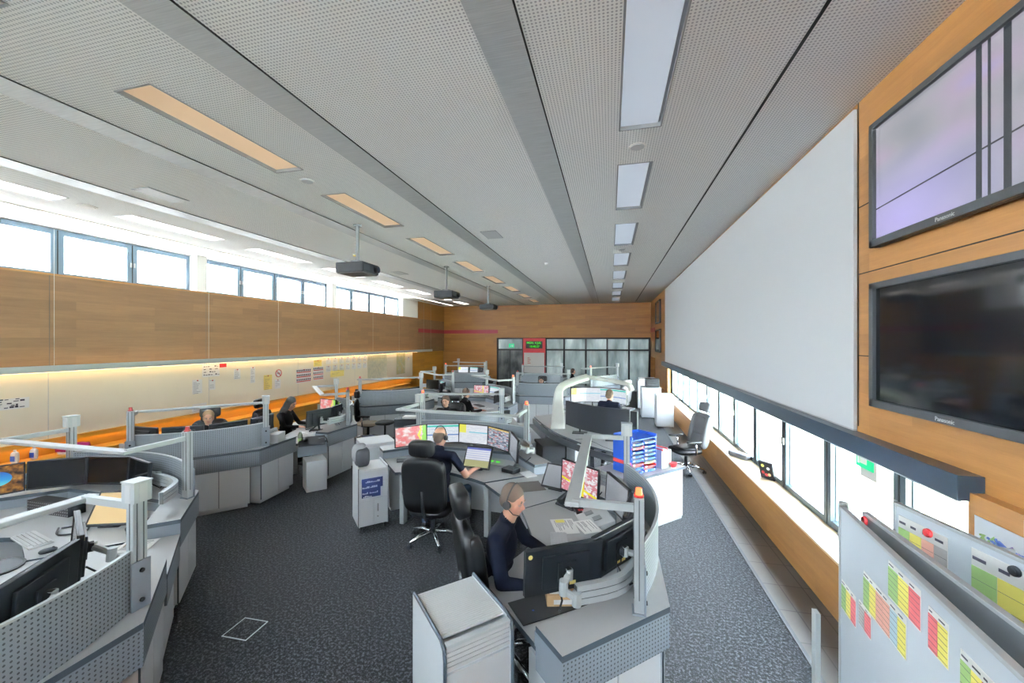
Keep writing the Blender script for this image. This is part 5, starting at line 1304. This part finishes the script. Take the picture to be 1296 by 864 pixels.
# ---- desk items
def at(S_, lx, ly): X, Y, _ = S_.w(lx, ly); return X, Y
x, y = at(A, .80, -.50)
e = empty('desk_mat', (-.12, 2.82, .743), R(38), 'black mat below the cardboard box on the near console', 'mat'); MB().box(-.27, .27, -.12, .12, 0, .006).build('mat', 'blackm', e, bevel=.003); MB().cyl((-.15, -.02, .006), (-.15, -.02, .007), .008).build('blue_dot', 'blue', e)
for o_ in (e,): o_.location = (-.38, 2.66, .743)
e = empty('cardboard_box', (-.33, 2.70, .749), R(15), 'small brown cardboard box with white label on the near console', 'box')
MB().box(-.095, .095, -.07, .07, 0, .075).build('carton', 'cardboard', e, bevel=.002); MB().box(-.075, .065, -.055, .055, .075, .0765).build('label_sheet', 'paper', e)
MB().ell((-.02, 0, .0765), (.02, .015, .001)).ell((.02, .015, .0765), (.018, .01, .001)).build('label_print', 'ink', e); MB().box(-.05, .08, -.0715, -.07, .015, .045).build('label_strip', 'paper', e)
paper_stack(-.42, 3.80, R(-70), 'printed sheet with yellow mark in front of the headset man', yel=True, w=.3, d=.22)
keyboard(-.42, 3.42, R(-80), 'light grey keyboard under the headset man\'s hand')
paper_stack(-.2, 3.72, R(-60), 'white sheet leaning on the sloped writing board', .80, .25, .18)
phone(-.42, 4.30, R(-35), 'black desk phone right of the headset man')
e = empty('sloped_board', (-.16, 3.95, .742), R(-70), 'grey sloped panel with buttons behind the papers on the near console', 'panel'); MB().yprism([(-.13, 0), (.15, 0), (.15, .10), (-.13, .02)], -.2, .2).build('body', 'lgrey', e, bevel=.004); MB().at((0, 0, .062), 0, R(16)).box(-.12, -.04, -.06, .02, 0, .003).box(.02, .1, -.02, .06, 0, .003).build('speaker_grille', 'grey', e)
e = empty('stapler', (-.30, 4.12, .742), R(20), 'small black device with red keys near the desk phone', 'device'); MB().box(-.05, .05, -.07, .07, 0, .04).build('body', 'black', e, bevel=.006); MB().box(-.02, .0, -.03, .0, .04, .045).box(.01, .03, -.03, .0, .04, .045).build('red_key', 'redp', e)
e = empty('desk_pad', (-.98, 4.72, .739), R(28), 'dark brown desk pad on the linking desk behind the headset man', 'desk pad'); MB().box(-.2, .2, -.15, .15, 0, .006).build('pad', 'brownmat', e, bevel=.002); MB().box(-.2, .2, .13, .15, .006, .010).build('rim', 'brownmat', e)
tablet(-.62, 4.72, R(-18), 'tilted touch terminal in silver frame beside the brown desk pad', 's_dim', .742, 52, .36, .30)
tablet(-1.78, 5.22, R(-6), 'touch screen terminal with blue and olive lists in front of the short-sleeved man', 's_touch', .742, 60, .40, .30)
keyboard(-2.0, 5.14, R(-8), 'grey keyboard in front of the touch screen terminal')
phone(-2.58, 5.25, R(22), 'black desk phone left of the short-sleeved man', screenc='diffblue')
keyboard(-2.85, 5.38, R(30), 'dark keyboard beside the desk phone at the six-screen console', mt='black')
paper_stack(-2.62, 4.98, R(20), 'open white magazine at the left desk end of the six-screen console', .742, .3, .21, 4, False, name='magazine')
e = empty('black_case', (-1.30, 5.22, .742), R(-25), 'flat black case on the six-screen console', 'case'); MB().box(-.1, .1, -.08, .08, 0, .045).build('body', 'black', e, bevel=.004); MB().box(-.1, .1, -.08, .08, .045, .052).box(-.025, .025, -.006, .006, .052, .056).build('lid', 'dgrey', e)
paper_stack(-1.05, 5.16, R(40), 'white booklet right of the flat black case', .742, .15, .21, 6, False)
e = empty('note_card', (-1.15, 5.50, .742), R(-40), 'white card standing in front of the grey dimmed monitor', 'card'); MB().box(-.07, .07, -.002, .002, .01, .12).build('card', 'paper', e); MB().box(-.04, .04, -.02, .02, 0, .012).build('holder', 'lgrey', e)
e = empty('button_panel', (-1.58, 5.48, .742), R(-12), 'grey sloped control strip with green displays on the six-screen console', 'panel'); MB().yprism([(-.06, 0), (.08, 0), (.08, .06), (-.06, .015)], -.28, .28).build('body', 'grey', e); MB().at((0, 0, .042), 0, R(18)).box(-.1, -.04, -.02, .01, 0, .002).box(.0, .06, -.02, .01, 0, .002).build('green_display', 'led', e)
cable([(-2.72, 5.0, .70), (-2.74, 4.9, .45), (-2.62, 4.95, .25), (-2.7, 5.05, .03), (-2.95, 5.0, .01)], 'black cable hanging between the rolling cabinet and the desk leg', .009)
cable([(-2.45, 5.05, .70), (-2.5, 4.92, .5), (-2.62, 4.9, .35), (-2.64, 5.0, .1), (-2.85, 5.12, .01)], 'second black cable looping from the six-screen console to the floor', .008)
cable([(.26, 6.4, .748), (-.1, 6.8, .748), (-.25, 7.05, .748), (-.45, 7.25, .748), (-.6, 7.2, .748)], 'thin dark cable lying on the curved desk', .003)
# left console
tablet(-4.62, 2.78, R(20), 'tilted black terminal covered by a tan card on the left console', 'tan', .742, 58, .38, .32)
keyboard(-4.95, 2.40, R(-12), 'light grey keyboard on the left console desk'); mouse(-4.55, 2.30, R(-30), 'black mouse beside the light grey keyboard on the left console')
e = empty('round_mat', (-4.62, 2.02, .740), 0, 'round black mat at the left picture edge', 'mat'); MB().cyl((0, 0, 0), (0, 0, .008), .17, n=40).build('mat', 'blackm', e); MB().cyl((0, 0, .008), (0, 0, .010), .15, n=40).build('inlay', 'black', e)
e = empty('sheet_stand', (-5.05, 3.0, .742), R(12), 'handwritten sheet in a stand on the left console', 'sheet'); MB().at((0, 0, .0), 0, R(10)).box(-.12, .12, -.002, .002, .02, .2).build('sheet', 'paper', e); MB().at((0, 0, 0), 0, R(10)).box(-.09, .09, -.004, -.002, .15, .156).box(-.09, .05, -.004, -.002, .12, .126).box(-.09, .0, -.004, -.002, .09, .096).build('handwriting', 'ink', e); MB().box(-.08, .08, -.03, .03, 0, .02).build('foot', 'black', e)
phone(-4.15, 2.72, R(-30), 'grey-black desk phone right of the tan-covered terminal')
cable([(-5.0, 2.62, .75), (-4.85, 2.72, .75), (-4.7, 2.62, .75), (-4.85, 2.52, .75), (-5.0, 2.60, .76)], 'coiled black headset cable on the left console', .008)
paper_stack(-3.95, 2.55, R(30), 'crumpled white papers near the linking desk of the left consoles', .742, .25, .2, 3)
e = empty('metal_clip', (-4.02, 2.5, .75), 0, 'small pale key clip on the papers of the left console', 'clip'); MB().tube([(0, 0, 0), (.02, .02, .03), (.04, 0, 0)], .004).build('wire', 'beige', e)
paper_stack(-5.2, 3.42, 0, 'grey printed card on the shelf of the left console', .866, .3, .12)
e = empty('perforated_box', (-5.55, 2.82, .742), R(0), 'black perforated metal box below the beach monitor', 'box'); MB().strip([(-.3, 0), (.3, 0)], 0, .12, .02).build('front', perforated('black_perforated', (.02, .02, .022), (.35, .35, .35), .03, .2), e); MB().box(-.3, .3, 0.0, .12, 0, .118).build('body', 'black', e)
# G, F details
x, y = at(G, .75, -.75)
e = empty('radio_unit', (-4.95, 6.15 - .35, .738), R(40), 'black jumble of phone and radio on the lower linking desk', 'radio'); MB().yprism([(-.1, 0), (.12, 0), (.12, .12), (-.1, .03)], -.2, .2).build('body', 'black', e, bevel=.006); MB().ell((-.1, 0, .10), (.04, .11, .03), .7).build('handset', 'black', e, smooth=True); MB().tube(smooth_pts([(.1, 0, .1), (.2, -.05, .12), (.24, -.1, .03)], 6), .008).build('cord', 'black', e)
e = empty('water_bottle', (-5.12, 5.72, .74), 0, 'clear greenish water bottle beside the long-haired woman', 'bottle'); MB().cyl((0, 0, 0), (0, 0, .17), .036, n=18).cyl((0, 0, .17), (0, 0, .22), .036, .014, n=18).build('body', mat('pale_green_plastic', (.35, .42, .28), .15, trans=.5), e); MB().cyl((0, 0, .22), (0, 0, .245), .015).build('cap', 'white', e); MB().cyl((0, 0, .06), (0, 0, .12), .0368, n=18).build('wrapper', 'g1', e)
x, y = at(Fs, -.86, -.25); office_box('document_tray', x, y, .34, .26, .14, 'light grey letter trays beside the post of the long console', 'tray', 0, 'lgrey', .866, R(20))
x, y = at(Fs, -1.0, -.34); e = empty('red_mug', (x, y, .866), 0, 'red and white mug on the long console shelf end', 'mug'); MB().cyl((0, 0, 0), (0, 0, .09), .035, n=18).build('cup', 'redp', e); MB().tube([(.035, 0, .02), (.06, 0, .045), (.035, 0, .07)], .006).build('handle', 'redp', e)
for S_, nm in ((G, 'woman in black'), (B3, 'man with his back turned'), (H2, 'pale wall map'), (K, 'middle-distance console')):
    for i, (lx, ly) in enumerate(((-.45, -.6), (.5, -.62))):
        x, y = at(S_, lx, ly); paper_stack(x, y, S_.rz + .3 * i, 'white papers on the %s desk near the %s' % ('left' if i == 0 else 'right', nm), .742, .3, .22, 4)
    x, y = at(S_, 0, -.62); keyboard(x, y, S_.rz, 'black keyboard in the middle of the desk near the ' + nm, mt='black')
x, y = at(G, .35, -.55); tablet(x, y, G.rz - R(20), 'tilted beige-lit terminal between the long-haired woman\'s monitors', 's_dim', .742, 40, .34, .26)
e = empty('blue_laptop', (-6.9, 16.2, .76), R(20), 'small blue screen near the end of the pin board', 'laptop'); MB().box(-.2, .2, .0, .02, .02, .3).build('lid', 'blue', e); MB().box(-.2, .2, -.22, .02, 0, .02).build('base', 'dgrey', e)
e.location.z = .742; tb_ = empty('side_table', (-6.9, 16.3, 0), R(20), 'small pale table with the blue laptop near the pin board', 'table'); MB().box(-.45, .45, -.4, .35, .715, .742).build('tabletop', 'desk', tb_)
for sx in (-1, 1):
    for sy in (-1, 1): MB().box(sx * .4 - .02, sx * .4 + .02, sy * .3 - .03, sy * .3 + .02, 0, .715).build('leg', 'alupaint', tb_)
# floor hatch
e = empty('floor_hatch', (-3.08, 2.81, 0), R(2), 'square floor outlet hatch with bright rim in the carpet', 'floor hatch')
MB().box(-.115, .115, -.11, .11, -.005, .003).build('cover', 'carpet', e); mb = MB()
for q in ((-.122, .122, -.117, -.110), (-.122, .122, .110, .117), (-.122, -.115, -.117, .117), (.115, .122, -.117, .117)): mb.box(q[0], q[1], q[2], q[3], -.005, .005)
mb.build('rim', 'alu', e)

# ------------------------------------------------------------------ light, world, camera
w = bpy.data.worlds.new('daylight'); sc.world = w; w.use_nodes = True; nt = w.node_tree; bg = nt.nodes['Background']
tc_ = nt.nodes.new('ShaderNodeTexCoord'); sx_ = nt.nodes.new('ShaderNodeSeparateXYZ'); rp_ = nt.nodes.new('ShaderNodeValToRGB')
nt.links.new(tc_.outputs['Generated'], sx_.inputs[0]); nt.links.new(sx_.outputs[2], rp_.inputs[0]); nt.links.new(rp_.outputs[0], bg.inputs[0])
rp_.color_ramp.elements[0].color = (.95, .97, 1, 1); rp_.color_ramp.elements[1].color = (.62, .80, 1, 1)
bg.inputs[1].default_value = 40.
def daylight(name, loc, rot, sx, sy):
    l = bpy.data.lights.new(name, 'AREA'); l.shape = 'RECTANGLE'; l.size = sx; l.size_y = sy; l.cycles.is_portal = True
    o = bpy.data.objects.new(name, l); col.objects.link(o); o.location = loc; o.rotation_euler = rot
daylight('window_portal', (2.38, 9.3, 1.17), (0, PI / 2, 0), 1.25, 13.2)
for y0, y1 in ((-2, 2.44), (2.62, 7.13), (7.36, 11.69), (11.91, 16.45)):
    daylight('window_portal', (WXL - .07, (y0 + y1) / 2, 4.04), (0, -PI / 2, 0), .84, y1 - y0)
daylight('window_portal', (-1.7, YF - .2, 3.65), (-PI / 2, 0, 0), 6.2, 1.1)  # portal of the added window band behind the camera
cam = bpy.data.cameras.new('camera'); co = bpy.data.objects.new('camera', cam); col.objects.link(co)
cam.lens = 14; cam.sensor_width = 36; cam.clip_start = .05; cam.clip_end = 200
co.location = (0, 0, H); co.rotation_euler = (PI / 2, 0, YAW); sc.camera = co
sc.view_settings.view_transform = 'Standard'; sc.view_settings.look = 'None'; sc.view_settings.gamma = 1; sc.view_settings.exposure = 0.95
sc.view_settings.use_curve_mapping = False
sc.cycles.use_denoising = True; sc.cycles.max_bounces = 10; sc.cycles.diffuse_bounces = 6; sc.cycles.transmission_bounces = 8; sc.cycles.sample_clamp_indirect = 8
